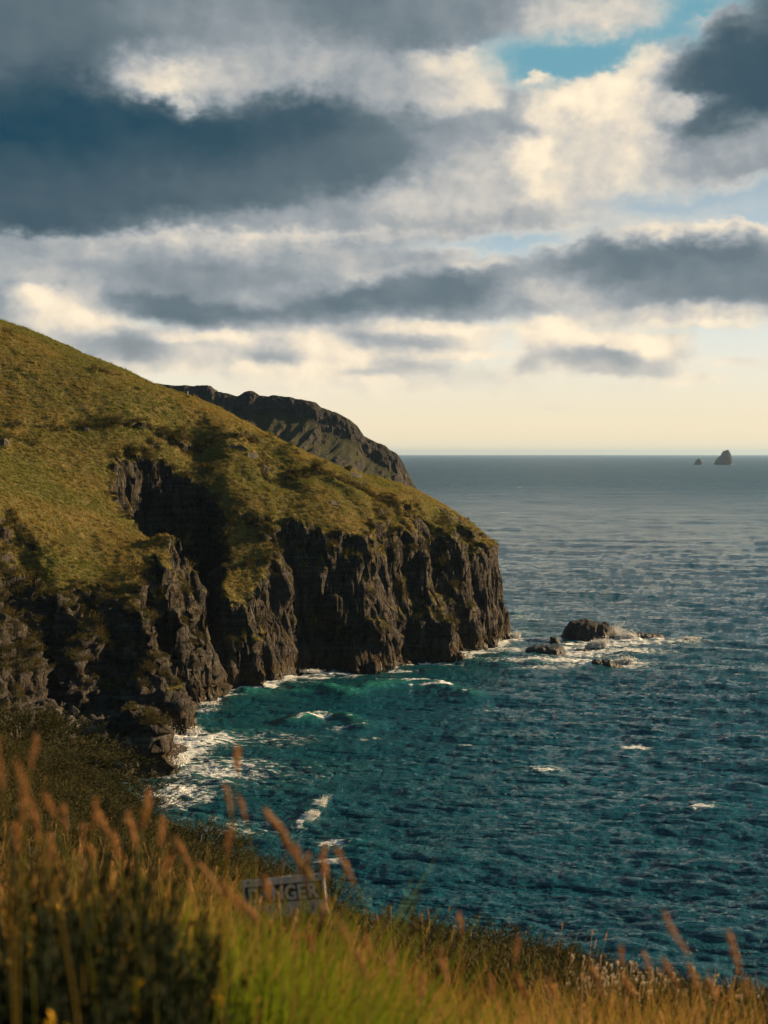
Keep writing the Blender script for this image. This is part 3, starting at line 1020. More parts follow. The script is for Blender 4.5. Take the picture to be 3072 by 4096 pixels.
def tile_at(F, L, N, x, y):
    u = (x / L * N) % N
    v = (y / L * N) % N
    i, j = np.floor(u).astype(int), np.floor(v).astype(int)
    fu, fv = u - i, v - j
    i %= N
    j %= N
    i1, j1 = (i + 1) % N, (j + 1) % N
    return (F[j, i] * (1 - fu) + F[j, i1] * fu) * (1 - fv) + (F[j1, i] * (1 - fu) + F[j1, i1] * fu) * fv

SURF = [  # patches of broken water: (u, v, half width m, half depth m, strength)
    (700, 3010, 9, 22, .80), (760, 2960, 12, 8, .8), (860, 3080, 18, 18, .60), (700, 3170, 9, 12, .70), (1000, 2960, 24, 14, .50), (950, 3300, 18, 14, .48), (1100, 3100, 26, 20, .42),
    (760, 2840, 8, 3, .75), (900, 2790, 8, 2.5, .6), (1000, 2760, 8, 2.5, .6), (1150, 2730, 9, 3, .7), (1250, 2705, 9, 4, .75), (1400, 2700, 9, 2.5, .6),
    (1600, 2680, 12, 2.5, .6), (1750, 2655, 12, 3, .6), (1850, 2640, 8, 4, .85), (1900, 2615, 10, 4, .7), (2000, 2595, 12, 5, .7), (2060, 2560, 8, 6, .7),
    (2120, 2640, 22, 6, .66), (2200, 2670, 14, 5, .62), (2270, 2590, 14, 5, .85), (2380, 2575, 16, 5, .85), (2320, 2620, 16, 5, .68), (2480, 2560, 12, 4, .9), (2620, 2560, 12, 4, .72), (2760, 2565, 12, 4, .55),
    (2250, 2645, 30, 9, .68), (2400, 2605, 24, 8, .80), (2130, 2605, 18, 7, .66), (2560, 2570, 20, 5, .75), (2420, 2665, 14, 4, .85), (2500, 2655, 8, 4, .85), (2120, 2480, 10, 8, .55), (2080, 2465, 8, 8, .5),
    (2540, 2985, 3.5, 2.2, .9), (2170, 3080, 5, 4, .62), (1272, 3222, 1.6, 2.6, .8), (1245, 3270, 1.2, 2.4, .7), (2830, 2825, 4, 2, .7), (2820, 3245, 3.4, 1.6, .72), (2010, 2050, 14, 12, .72), (1330, 3390, 3, 2.6, .7),
    (1320, 3450, 3, 1.4, .7), (1660, 2735, 4, 2.4, .85), (1745, 2755, 5, 2.6, .85), (1260, 2880, 6, 2, .8), (1380, 2915, 7, 2, .55), (1480, 2960, 6, 2, .5), (1890, 2980, 4, 1.4, .6), (1880, 2990, 3, 1.4, .6),
    (1500, 3035, 4, 1.3, .6), (1960, 2840, 3, 1.2, .6), (2950, 2700, 4, 2, .5), (2470, 2410, 6, 4, .5), (2520, 2440, 5, 3, .5), (2180, 2735, 5, 2, .55), (2600, 2740, 4, 1.6, .5)]
SWELL = [  # (polyline, height, half width, foam on the crest)
    ([(1020, 2775), (1150, 2768), (1290, 2768), (1400, 2790)], 1.3, 4.5, .5), ([(1500, 2760), (1640, 2738), (1760, 2745), (1860, 2790)], 1.5, 5.0, .75),
    ([(1180, 2900), (1260, 2868), (1380, 2880), (1470, 2910)], 1.2, 3.4, .6), ([(780, 2985), (900, 2940), (1050, 2930)], 1.0, 3.0, .5),
    ([(2130, 2650), (2300, 2662), (2400, 2668)], .8, 3.0, .5), ([(1200, 3300), (1260, 3220), (1300, 3190)], .4, 2.5, .7)]

def build_sea():
    th = np.concatenate([np.linspace(-100, -25, 24)[:-1], np.linspace(-25, 20, 900), np.linspace(20, 100, 24)[1:]])
    th = np.radians(th)
    r = [100.0]
    while r[-1] < 3500:
        r.append(r[-1] + max(.30, .8 * r[-1] ** 2 / 71100))
    r = np.array([35, 50, 65, 80, 92] + r + list(np.geomspace(3600, 40000, 24)))
    T, Rr = np.meshgrid(th, r)
    x, y = Rr * np.sin(T), Rr * np.cos(T)
    wd = math.radians(-104)                    # running in from the right and the open sea
    A = ocean_tile(512, 173.0, 4.3, wd, .75, 21, .13)
    B = ocean_tile(512, 61.0, 2.3, wd + .6, .44, 22, .04)
    C2 = ocean_tile(256, 407.0, 8.5, wd - .25, 1.0, 23, 1.5)
    cb, sb = math.cos(.45), math.sin(.45)
    xb, yb = x * cb - y * sb, x * sb + y * cb
    z = tile_at(A[0], 173.0, 512, x, y)
    fadeB = sstep(900, 350, Rr)
    fadeA = sstep(1500, 600, Rr)
    ch = 1.25
    zb = tile_at(B[0], 61.0, 512, xb, yb)
    zc = tile_at(C2[0], 407.0, 256, x * .97 + y * .24, y * .97 - x * .24)
    gust = .72 + .55 * sstep(-.5, .6, fbm(x * .012, y * .006, octv=3))
    dxa, dya = tile_at(A[1], 173.0, 512, x, y), tile_at(A[2], 173.0, 512, x, y)
    zz = (z * gust) * fadeA + zb * gust * fadeB + zc * sstep(4200, 1500, Rr)
    # shelter and steepening close under the cliffs
    d = np.full(x.shape, 400.0)
    nr = (Rr < 620) & (x < 90) & (x > -160)
    d[nr] = seg_dist(x[nr], y[nr], CP[:46])[0]
    near = np.exp(-d / 10.0)
    foam = .85 * np.exp(-d / 1.6) + .42 * np.exp(-d / 6.0)
    bay = np.exp(-(d / 26.0) ** 2) * .8
    for (line, hgt, wdt, fm) in SWELL:
        pl = [W(*p) for p in line]
        q = np.full(x.shape, 400.0)
        q[nr] = seg_dist((x + .8 * pnoise(x * .2, y * .2))[nr], (y + 1.2 * pnoise(x * .15, y * .15 + 9))[nr], pl)[0]
        ex, ey = pl[-1][0] - pl[0][0], pl[-1][1] - pl[0][1]
        g_ = np.exp(-(q / wdt) ** 2)
        g_ = g_ * (.55 + .6 * sstep(-.5, .5, pnoise(x * .07 + 2, y * .07)))
        zz = zz + hgt * g_
        foam = np.maximum(foam, fm * np.exp(-(q / (wdt * .35)) ** 2) * sstep(-.2, .4, pnoise(x * .25, y * .25 + 3)))
        bay = np.maximum(bay, g_ * .7)
    for (u, v, rx, ry, st) in SURF:
        px, py = W(u, v)
        q = ((x - px) / rx) ** 2 + ((y - py) / ry) ** 2
        foam = np.maximum(foam, st * np.exp(-q))
        bay = np.maximum(bay, .6 * np.exp(-q * .4) * min(1, rx / 8))
    # whitecaps on the steepest crests of the open sea
    crest = (tile_at(A[0], 173.0, 512, x, y) + zb + .6 * zc)
    patch = fbm(x * .03, y * .03 + 40, octv=2)
    caps = sstep(.55, .85, crest) * sstep(.12, .45, patch)
    foam = np.maximum(foam, .75 * caps)
    foam = foam * sstep(6000, 2500, Rr) 
    x = x + ch * dxa * fadeA * gust
    y = y + ch * dya * fadeA * gust
    # leave the water out well inside the land
    ins = (d > 14) & nr
    ins[ins] = inside(x[ins], y[ins], CP)
    keep = ~(ins[:-1, :-1] & ins[1:, :-1] & ins[:-1, 1:] & ins[1:, 1:])
    me = grid_mesh('sea', x, y, zz, keep)
    add_attr(me, 'foam', np.clip(foam, 0, 1.2))
    add_attr(me, 'bay', np.clip(bay, 0, 1))
    m, g, out = new_mat('sea_water')
    P = g.n('ShaderNodeNewGeometry').outputs['Position']
    px, py, pz = g.sep(P)
    fo, ba = g.attr('foam'), g.attr('bay')
    dist = g.vm('LENGTH', P)
    # lacy foam: ridged threads pulled out along the wind
    Q = g.mapping(P, rot=(0, 0, .5), scale=(.55, 1.0, 1.0))
    Qw = g.vm('ADD', Q, g.vm('SCALE', g.vm('SUBTRACT', g.noise(Q, .35, 3.0, .6, color=True), (.5, .5, .5)), scale=2.2))
    th1 = g.noise(Qw, .55, 6.0, .62, typ='RIDGED_MULTIFRACTAL') if False else g.m('SUBTRACT', 1.0, g.m('MULTIPLY', g.m('ABSOLUTE', g.m('SUBTRACT', g.noise(Qw, .42, 5.0, .6), .5)), 5.0))
    th2 = g.noise(Qw, 1.2, 5.0, .65)
    pat = g.m('ADD', g.m('MULTIPLY', th1, .45), g.m('MULTIPLY', th2, .62))
    lim = g.m('SUBTRACT', 1.08, g.m('MULTIPLY', fo, .95))
    fm = g.mr(g.m('SUBTRACT', pat, lim), .0, .26)
    wat = g.mix(g.mr(dist, 150, 900), (.0034, .0600, .0930), (.0050, .0560, .1050))
    wat = g.mix(g.m('MULTIPLY', ba, .65), wat, (.006, .066, .070))
    wat = g.mix(g.m('MULTIPLY', g.m('MULTIPLY', ba, g.mr(pz, .2, 1.6)), .9), wat, (.024, .190, .150))
    # drowned foam tints the water round the white
    wat = g.mix(g.m('MULTIPLY', g.mr(fo, .15, .9), .35), wat, (.060, .170, .170))
    bs = g.n('ShaderNodeBsdfPrincipled')
    g.put(bs.inputs['Base Color'], g.mix(fm, wat, (.72, .74, .74)))
    rg = g.mr(dist, 200, 2500, .08, .34)
    g.put(bs.inputs['Roughness'], g.mixf(fm, rg, .75))
    bs.inputs['IOR'].default_value = 1.333
    g.put(bs.inputs['Specular IOR Level'], g.mixf(fm, g.mr(dist, 250, 1500, .48, .32), .2))
    w1 = g.noise(g.mapping(P, rot=(0, 0, .22), scale=(.42, 1.35, 1.0)), .95, 5.0, .62, dist=.35)
    w2 = g.noise(g.mapping(P, rot=(0, 0, -.2), scale=(.8, 1.3, 1.0)), 3.2, 3.0, .6)
    hh = g.m('ADD', g.m('MULTIPLY', w1, .70), g.m('MULTIPLY', w2, .26))
    hh = g.m('ADD', hh, g.m('MULTIPLY', fm, .12))
    w4 = g.noise(g.mapping(P, rot=(0, 0, .2), scale=(.07, .20, 1.0)), 1.0, 5.0, .62)
    hh = g.m('ADD', hh, g.m('MULTIPLY', g.m('MULTIPLY', w4, g.mr(dist, 250, 1100, .25, 1.0)), 3.4))
    w5 = g.noise(g.mapping(P, rot=(0, 0, .15), scale=(.010, .040, 1.0)), 1.0, 5.0, .65)
    hh = g.m('ADD', hh, g.m('MULTIPLY', g.m('MULTIPLY', w5, g.mr(dist, 900, 3500)), 26.0))
    gustn = g.noise(g.mapping(P, rot=(0, 0, .35), scale=(.006, .022, 1.0)), 1.0, 3.0, .6)
    hh = g.m('MULTIPLY', hh, g.mr(gustn, .36, .62, .62, 1.25))
    bp = g.n('ShaderNodeBump')
    bp.inputs['Strength'].default_value = 1.0
    bp.inputs['Distance'].default_value = .85
    g.put(bp.inputs['Height'], hh)
    g.put(bs.inputs['Normal'], bp.outputs[0])
    g.t.links.new(bs.outputs[0], out.inputs[0])
    o = link('sea', me, m)
    tag(o, 'choppy teal sea running to the horizon', kind='structure')
build_sea()

# ------------------------------------------------------------------ spray thrown up where swell meets rock
def mat_spray():
    m, g, out = new_mat('sea_spray')
    a = g.n('ShaderNodeBsdfDiffuse')
    a.inputs[0].default_value = (.85, .86, .86, 1)
    b = g.n('ShaderNodeBsdfTranslucent')
    b.inputs[0].default_value = (.85, .86, .86, 1)
    mx = g.n('ShaderNodeMixShader')
    mx.inputs[0].default_value = .5
    g.t.links.new(a.outputs[0], mx.inputs[1])
    g.t.links.new(b.outputs[0], mx.inputs[2])
    g.t.links.new(mx.outputs[0], out.inputs[0])
    return m
M_SPRAY = mat_spray()
TETRA = np.array([(1, 1, 1), (-1, -1, 1), (-1, 1, -1), (1, -1, -1)], np.float32)
TFACE = np.array([(0, 2, 1), (0, 1, 3), (0, 3, 2), (1, 2, 3)], np.int32)
def spray(u, v, width, hgt, depth, lean, n, seed, size=.05, y=None):
    rs = np.random.RandomState(seed)
    b = on_sea(u, v)
    t = rs.beta(1.1, 2.4, n)                    # height fraction, thick below
    jets = rs.uniform(-1, 1, 9)
    jh = rs.uniform(.4, 1.0, 9)
    j = rs.randint(0, 9, n)
    px = width * .5 * (jets[j] + rs.normal(0, .16 + .22 * t)) + lean * t * t
    pz = hgt * t * jh[j]
    py = rs.normal(0, depth * .3, n)
    sz = size * rs.lognormal(0, .45, n) * (1.15 - .5 * t)
    co = (np.stack([px, py, pz], -1)[:, None] + TETRA[None] * sz[:, None, None]).reshape(-1, 3)
    fc = (np.arange(n, dtype=np.int32)[:, None, None] * 4 + TFACE[None]).reshape(-1, 3)
    o = link('sea_spray', np_mesh('sea_spray', co, fc, smooth=False), M_SPRAY)
    o.location = (b[0], b[1] if y is None else y, .1)
    tag(o, 'burst of white spray', kind='stuff')
spray(2495, 2556, 6.5, 3.6, 3, -1.5, 5000, 1, .055)
spray(2440, 2540, 4.0, 4.4, 3, 5.0, 2600, 2, .035)
spray(2388, 2592, 5.0, 3.4, 2, 1.5, 4000, 3, .055)
spray(2488, 2658, 4.0, 2.6, 2, 1.0, 2600, 4, .055)
spray(668, 3000, 3.4, 4.6, 5, 1.6, 6000, 5, .032)
spray(700, 3060, 3.0, 1.6, 4, .8, 1800, 6, .05)
spray(1275, 3225, 1.6, 2.0, 2.4, 1.0, 1500, 7, .026)
spray(1250, 3262, 1.6, 1.0, 2, .5, 900, 8, .026)
spray(770, 2944, 2.4, 1.6, 2, .8, 1600, 9, .045)
spray(1850, 2636, 3.5, 1.8, 2, .8, 1600, 10, .05)
spray(805, 2826, 5.0, 1.2, 2, .4, 1500, 12, .045)
spray(2062, 2552, 2.4, 2.2, 2, .5, 1300, 13, .05)
spray(1230, 2690, 6.0, 1.2, 2, .3, 1500, 14, .045)
spray(2760, 2560, 4.0, 1.3, 2, .6, 900, 15, .05)

# ------------------------------------------------------------------ the near slope we stand on
EDGE_PX = [(0, 2815, 45), (185, 2925, 38), (400, 3050, 32), (555, 3165, 28), (650, 3245, 24), (890, 3355, 20), (1110, 3460, 17), (1335, 3590, 14),
           (1520, 3675, 13), (1850, 3715, 12), (2220, 3830, 10.5), (2410, 3880, 9.6), (2750, 3925, 8.9), (3072, 3965, 8.5), (3500, 4010, 8.2)]
EDGE = [at(*e) for e in EDGE_PX]
EDGE_XY = [(-60, 120), (-26, 70)] + [(p[0], p[1]) for p in EDGE] + [(5.5, 6.5), (9, 2), (10, -20)]
EDGE_POLY = EDGE_XY + [(-90, -20), (-90, 120)]
_fp = [(p[0], p[1], p[2] - .34 - .010 * p[1]) for p in EDGE]
_fp += [(0, 0, 49.0), (3, 0, 48.5), (-5, 0, 49.6), (-2, 6, 47.75), (1.0, 6, 47.15), (-4, 14, 46.1), (-7, 25, 44.6), (-14, 30, 45.5), (-24, 60, 43), (-60, 100, 44), (2.2, 4, 47.4),
        (0, -20, 53), (-40, 0, 55), (9, 2, 47)]
_fp = np.array(_fp)
F_f = tps(_fp[:, :2], _fp[:, 2], smooth=.05)

def fore_z(x, y):
    x, y = np.asarray(x, float), np.asarray(y, float)
    z = F_f(x, y) + .12 * fbm(x * .5, y * .5, octv=2)
    d, _ = seg_dist(x, y, EDGE_XY)
    d = np.where(inside(x, y, EDGE_POLY), 0, d)
    return z - 1.15 * (np.sqrt(d * d + .16) - .4)

def build_fore():
    rr = np.concatenate([np.linspace(.3, 20, 110), np.geomspace(20.3, 150, 90)])
    tt = np.radians(np.concatenate([np.linspace(-160, -34, 30)[:-1], np.linspace(-34, 40, 170), np.linspace(40, 160, 30)[1:]]))
    T, Q = np.meshgrid(tt, rr)
    x, y = Q * np.sin(T), Q * np.cos(T)
    z = fore_z(x, y)
    keep = np.maximum.reduce([z[:-1, :-1], z[1:, :-1], z[:-1, 1:], z[1:, 1:]]) > -2.0
    me = grid_mesh('near_slope', x, y, z, keep)
    m = plain_mat('dark_turf', (.050, .042, .020), .95, .6, 3.0, .1)
    tag(link('near_slope', me, m), 'turf slope falling to the sea', kind='structure')
build_fore()

def mat_leaf(name, stops, trans=.45, var=.35, rough=.75, tip=None, patch=None):
    """leaf or blade: diffuse + light shining through, colour varies from plant to plant and towards the tip"""
    m, g, out = new_mat(name)
    oi = g.n('ShaderNodeObjectInfo')
    rnd = g.m('FRACT', g.m('ADD', oi.outputs['Random'], g.m('MULTIPLY', g.attr('vary'), 1.0)))
    col = g.ramp(rnd, stops)
    if patch is not None:
        wp = g.n('ShaderNodeNewGeometry').outputs['Position']
        pn = g.noise(wp, .045, 4.0, .62)
        col = g.mix(g.mr(pn, .38, .60), col, patch)
        pm = g.noise(wp, .22, 4.0, .65)
        col = g.mix(g.mr(pm, .52, .70, 0.0, .65), col, (.085, .070, .020))
        col = g.mix(g.mr(pm, .46, .30, 0.0, .5), col, (.330, .235, .085))
    if tip is not None:
        col = g.mix(g.mr(g.attr('along'), .45, 1.0), col, tip)
    a = g.n('ShaderNodeBsdfPrincipled')
    g.put(a.inputs['Base Color'], col)
    a.inputs['Roughness'].default_value = rough
    a.inputs['Specular IOR Level'].default_value = .12
    b = g.n('ShaderNodeBsdfTranslucent')
    g.put(b.inputs[0], col)
    mx = g.n('ShaderNodeMixShader')
    mx.inputs[0].default_value = trans
    g.t.links.new(a.outputs[0], mx.inputs[1])
    g.t.links.new(b.outputs[0], mx.inputs[2])
    g.t.links.new(mx.outputs[0], out.inputs[0])
    return m

def blades(n, hgt, wid, spread, bend, seed, segs=4, base_r=.05, hvar=.35, lean=(0, 0)):
    """tapered, curving strips: returns coords, quads, along, vary"""
    rs = np.random.RandomState(seed)
    co, fc, al, va = [], [], [], []
    for i in range(n):
        h = hgt * rs.uniform(1 - hvar, 1 + hvar)
        a = rs.uniform(0, 2 * math.pi)
        fa = rs.uniform(0, math.pi)
        bx, by = base_r * rs.normal(), base_r * rs.normal()
        dx, dy = math.cos(a), math.sin(a)
        sp, bd = spread * rs.uniform(.1, 1), bend * rs.uniform(0, 1)
        w = wid * rs.uniform(.7, 1.3)
        b0 = len(co)
        v = rs.uniform(0, .35)
        for k in range(segs + 1):
            t = k / segs
            off = sp * t * h + bd * t * t * h
            cx, cy = bx + dx * off + lean[0] * t * t * h, by + dy * off + lean[1] * t * t * h
            cz = h * (t - .25 * bd * t * t)
            ww = w * (1 - t) ** .7 * .5 + .0004
            ox, oy = math.cos(fa) * ww, math.sin(fa) * ww
            co += [(cx - ox, cy - oy, cz), (cx + ox, cy + oy, cz)]
            al += [t, t]
            va += [v, v]
            if k:
                q = b0 + 2 * k
                fc.append((q - 2, q - 1, q + 1, q))
    return np.array(co), np.array(fc), np.array(al), np.array(va)

def heads(n, hgt, length, rad, seed, base_r=.06, lean=(.05, 0), stem=.0016, fuzz=26):
    """grass flowering stalks: thin stem and a feathery spike made of small bristles"""
    rs = np.random.RandomState(seed)
    co, fc, al, va = [], [], [], []
    def strip(p0, p1, w0, w1, t0, t1, v, ax):
        b0 = len(co)
        d = ax * w0
        e = ax * w1
        co.extend([tuple(p0 - d), tuple(p0 + d), tuple(p1 + e), tuple(p1 - e)])
        fc.append((b0, b0 + 1, b0 + 2, b0 + 3))
        al.extend([t0, t0, t1, t1])
        va.extend([v] * 4)
    for i in range(n):
        h = hgt * rs.uniform(.75, 1.2)
        p = np.array([rs.normal() * base_r, rs.normal() * base_r, 0.0])
        a = rs.uniform(0, 6.28)
        ln = np.array([lean[0] + .14 * math.cos(a), lean[1] + .14 * math.sin(a), 0])
        v = rs.uniform(0, .35)
        pts = [p + np.array([0, 0, h * t]) + ln * h * t * t for t in np.linspace(0, 1, 5)]
        axs = np.array([math.cos(a), math.sin(a), 0])
        for k in range(4):
            strip(pts[k], pts[k + 1], stem, stem, k / 5, (k + 1) / 5, v, axs)
        tip = pts[-1]
        dr = pts[-1] - pts[-2]
        dr = dr / np.linalg.norm(dr)
        L = length * rs.uniform(.7, 1.25)
        for k in range(fuzz):
            t = (k + rs.uniform(0, 1)) / fuzz
            r = rad * math.sin(math.pi * min(1, .12 + .86 * t)) ** .6
            a2 = rs.uniform(0, 6.28)
            side = np.array([math.cos(a2), math.sin(a2), .25])
            c = tip + dr * (t - .5) * L
            strip(c, c + side * r + dr * r * 1.3, rad * .34, rad * .10, .8, 1.0, v + rs.uniform(0, .1), np.cross(side, dr))
    return np.array(co), np.array(fc), np.array(al), np.array(va)

def sprigs(n, hgt, rad, seed, leaf=.02, per=14, dome=True, up=.6):
    """heath or gorse: short twigs set with needle leaves filling a dome"""
    rs = np.random.RandomState(seed)
    N = n * per
    a = rs.uniform(0, 6.2832, n)
    r = np.sqrt(rs.uniform(0, 1, n))
    tz = np.sqrt(np.clip(1 - r * r, 0, 1)) ** .8
    lump = 1 + .35 * np.sin(a * 3 + seed) * r + .18 * np.sin(a * 7 + 2 * seed)
    shell = rs.uniform(.62, 1.0, n) ** .6
    base = np.stack([r * np.cos(a) * rad * lump * shell, r * np.sin(a) * rad * lump * shell, (tz * hgt * shell + .02) * (1 + .25 * np.sin(5 * a + 9 * r))], -1)
    nrm = np.stack([r * np.cos(a), r * np.sin(a), tz + up], -1)
    nrm /= np.linalg.norm(nrm, axis=1, keepdims=True)
    B = np.repeat(base, per, 0)
    D = np.repeat(nrm, per, 0) + rs.normal(0, .45, (N, 3))
    D /= np.linalg.norm(D, axis=1, keepdims=True)
    t = np.tile(np.linspace(0, 1, per), n)[:, None]
    B = B + np.repeat(nrm, per, 0) * t * leaf * 5 * rs.uniform(.6, 1.2, (N, 1))
    S = np.cross(D, rs.normal(size=(N, 3)))
    S /= np.linalg.norm(S, axis=1, keepdims=True)
    L = leaf * rs.uniform(.7, 1.4, (N, 1))
    w = leaf * .16
    co = np.stack([B - S * w, B + S * w, B + D * L * .9 + S * w * .6, B + D * L * 1.1 - S * w * .4], 1).reshape(-1, 3)
    fc = np.arange(N * 4).reshape(-1, 4)
    al = np.tile([0, 0, 1, 1], N) * .6 + np.repeat(t[:, 0], 4) * .4
    va = np.repeat(np.repeat(rs.uniform(0, .35, n), per), 4)
    return co, fc, al, va

def veg_mesh(name, data, mat):
    co, fc, al, va = data
    me = np_mesh(name, co, fc, smooth=False)
    add_attr(me, 'along', al)
    add_attr(me, 'vary', va)
    me.materials.append(mat)
    return me

def scatter(name, pts, rots, scl, proto_me, label, cat=None):
    """one stuff object: a clump mesh set out on many points with geometry nodes"""
    proto = bpy.data.objects.new(name + '_clump', proto_me)
    me = bpy.data.meshes.new(name)
    me.vertices.add(len(pts))
    me.vertices.foreach_set('co', np.ascontiguousarray(pts, np.float32).ravel())
    a = me.attributes.new('rot', 'FLOAT_VECTOR', 'POINT')
    a.data.foreach_set('vector', np.ascontiguousarray(rots, np.float32).ravel())
    add_attr(me, 'scl', scl)
    me.update()
    o = link(name, me)
    ng = bpy.data.node_groups.new(name + '_scatter', 'GeometryNodeTree')
    ng.interface.new_socket('Geometry', in_out='INPUT', socket_type='NodeSocketGeometry')
    ng.interface.new_socket('Geometry', in_out='OUTPUT', socket_type='NodeSocketGeometry')
    N = ng.nodes
    gi, go = N.new('NodeGroupInput'), N.new('NodeGroupOutput')
    ip = N.new('GeometryNodeInstanceOnPoints')
    ob = N.new('GeometryNodeObjectInfo')
    ob.inputs['Object'].default_value = proto
    ob.inputs['As Instance'].default_value = True
    r = N.new('GeometryNodeInputNamedAttribute')
    r.data_type = 'FLOAT_VECTOR'
    r.inputs[0].default_value = 'rot'
    s = N.new('GeometryNodeInputNamedAttribute')
    s.data_type = 'FLOAT'
    s.inputs[0].default_value = 'scl'
    e2r = N.new('FunctionNodeEulerToRotation')
    K = ng.links.new
    K(gi.outputs[0], ip.inputs['Points'])
    K(ob.outputs['Geometry'], ip.inputs['Instance'])
    K(r.outputs[0], e2r.inputs[0])
    K(e2r.outputs[0], ip.inputs['Rotation'])
    K(s.outputs[0], ip.inputs['Scale'])
    K(ip.outputs[0], go.inputs[0])
    md = o.modifiers.new('scatter', 'NODES')
    md.node_group = ng
    tag(o, label, cat, kind='stuff')
    return o

M_GOLD = mat_leaf('golden_grass', [(0.0, (.170, .125, .016)), (.35, (.220, .135, .024)), (.6, (.140, .135, .014)), (1.0, (.100, .120, .010))], .5, tip=(.30, .18, .045))
M_GREEN = mat_leaf('lush_grass', [(0.0, (.050, .130, .005)), (.5, (.085, .155, .006)), (1.0, (.130, .140, .008))], .55, tip=(.130, .170, .010))
M_HEAD = mat_leaf('grass_flower', [(0.0, (.400, .215, .085)), (.5, (.460, .270, .135)), (1.0, (.330, .170, .060))], .5)
M_HEATH = mat_leaf('heath', [(0.0, (.022, .026, .009)), (.5, (.040, .040, .012)), (1.0, (.050, .042, .016))], .25, tip=(.062, .054, .018))
M_GORSE_SHADED = mat_leaf('gorse', [(0.0, (.007, .013, .007)), (.6, (.012, .020, .009)), (1.0, (.018, .026, .011))], .15, tip=(.022, .030, .012))  # greens darkened to near black: the bushes' shadow is put into the colour
M_WHITE = mat_leaf('dry_flower_heads', [(0.0, (.42, .34, .24)), (1.0, (.55, .46, .34))], .4)
M_FARGR = mat_leaf('hill_tussock', [(0.0, (.190, .160, .028)), (.4, (.250, .180, .040)), (.75, (.310, .210, .062)), (1.0, (.155, .145, .024))], .5, patch=(.140, .150, .026))

# how the plants share the slope, by what shows where: (x, y) -> weights
def polar_pts(n, seed, r0, r1, a0=-30, a1=27, edge=.5, p=1.0):
    rs = np.random.RandomState(seed)
    r = r0 * (r1 / r0) ** rs.uniform(0, 1, n * 3) if p == 1 else r0 + (r1 - r0) * rs.uniform(0, 1, n * 3) ** p
    a = np.radians(rs.uniform(a0, a1, n * 3))
    x, y = r * np.sin(a), r * np.cos(a)
    d, _ = seg_dist(x, y, EDGE_XY)
    ok = inside(x, y, EDGE_POLY) | (d < edge)
    x, y = x[ok][:n], y[ok][:n]
    return x, y, rs
def px_of(x, y, z):
    c, s = math.cos(PITCH), math.sin(PITCH)
    dz = z - H
    f = c * y - s * dz
    return 1536 + FPX * x / f, 2048 - FPX * (s * y + c * dz) / f

VL_U = [-500, 0, 300, 600, 900, 1150, 1400, 1700, 2000, 2400, 3072, 3600]
VL_V = [3360, 3370, 3400, 3450, 3540, 3660, 3810, 3950, 3990, 4000, 4010, 4020]
def near_only(u, x, y, z, h, soft=70):
    _, vt = px_of(x, y, z + h)
    lim = np.interp(u, VL_U, VL_V)
    return sstep(lim - soft, lim + soft, vt)
def scatter_px(name, n, seed, boxes, me, nominal, label, tilt=.12):
    rs = np.random.RandomState(seed)
    P_, S_ = [], []
    for (cu, cv, ru, rv, d0, d1, share) in boxes:
        k = int(n * share)
        u = cu + ru * rs.normal(0, .6, k)
        v = cv + rv * rs.normal(0, .6, k)
        v = np.maximum(v, np.interp(u, VL_U, VL_V) + 60 + 40 * rs.normal(size=k))
        d = rs.uniform(d0, d1, k)
        for a_, b_, c_ in zip(u, v, d):
            t = at(a_, b_, c_)
            P_.append(t)
    P_ = np.array(P_)
    gz = fore_z(P_[:, 0], P_[:, 1])
    hh = P_[:, 2] - gz
    ok = (hh > .12) & (hh < 1.25)
    uu, vv = px_of(P_[:, 0], P_[:, 1], P_[:, 2])
    ok &= rs.uniform(0, 1, len(hh)) > (w_dark(uu, vv) if 'straw' in name else .9 * w_dark(uu, vv))
    P_, gz, hh = P_[ok], gz[ok], hh[ok]
    P_[:, 2] = gz - .02
    m_ = len(P_)
    scatter(name, P_, np.stack([rs.normal(0, tilt, m_), rs.normal(0, tilt, m_), rs.uniform(0, 6.28, m_)], -1), hh / nominal, me, label)

def set_out(name, n, seed, r0, r1, me, label, smin, smax, weight=None, edge=.5, tilt=.18, p=1.0, lean=.0):
    x, y, rs = polar_pts(n, seed, r0, r1, edge=edge, p=p)
    z = fore_z(x, y)
    if weight is not None:
        u, v = px_of(x, y, z + .2)
        w = weight(u, v, x, y)
        k = rs.uniform(0, 1, len(x)) < w
        x, y, z = x[k], y[k], z[k]
    n = len(x)
    rots = np.stack([rs.normal(0, tilt, n), rs.normal(0, tilt, n) + lean, rs.uniform(0, 6.28, n)], -1)
    sc = rs.uniform(smin, smax, n)
    scatter(name, np.stack([x, y, z - .02], -1), rots, sc, me, label)

def blot(u, v, cu, cv, ru, rv):
    return np.exp(-((u - cu) / ru) ** 2 - ((v - cv) / rv) ** 2)
def w_dark(u, v):
    return np.clip(blot(u, v, 230, 3900, 430, 330) * 2.2, 0, 1)
def w_gold(u, v, x, y):
    n = fbm(x * .5, y * .5, octv=2)
    _, vt = px_of(x, y, fore_z(x, y) + .36)
    return np.clip((.7 + .8 * n), 0, 1) * (1 - w_dark(u, vt)) * np.maximum(near_only(u, x, y, fore_z(x, y), .36), .07)
def w_flower(u, v, x, y):
    return np.clip(.5 + .7 * fbm(x * .4, y * .4, octv=2), 0, 1) * np.maximum(near_only(u, x, y, fore_z(x, y), .5, 90), .10) * .7
def w_heath(u, v, x, y):
    return np.clip(np.maximum(sstep(-.15, .25, fbm(x * .23 + 5, y * .16, octv=2)), .7 * sstep(8, 11, y)) * sstep(5.5, 8.0, y), 0, 1)

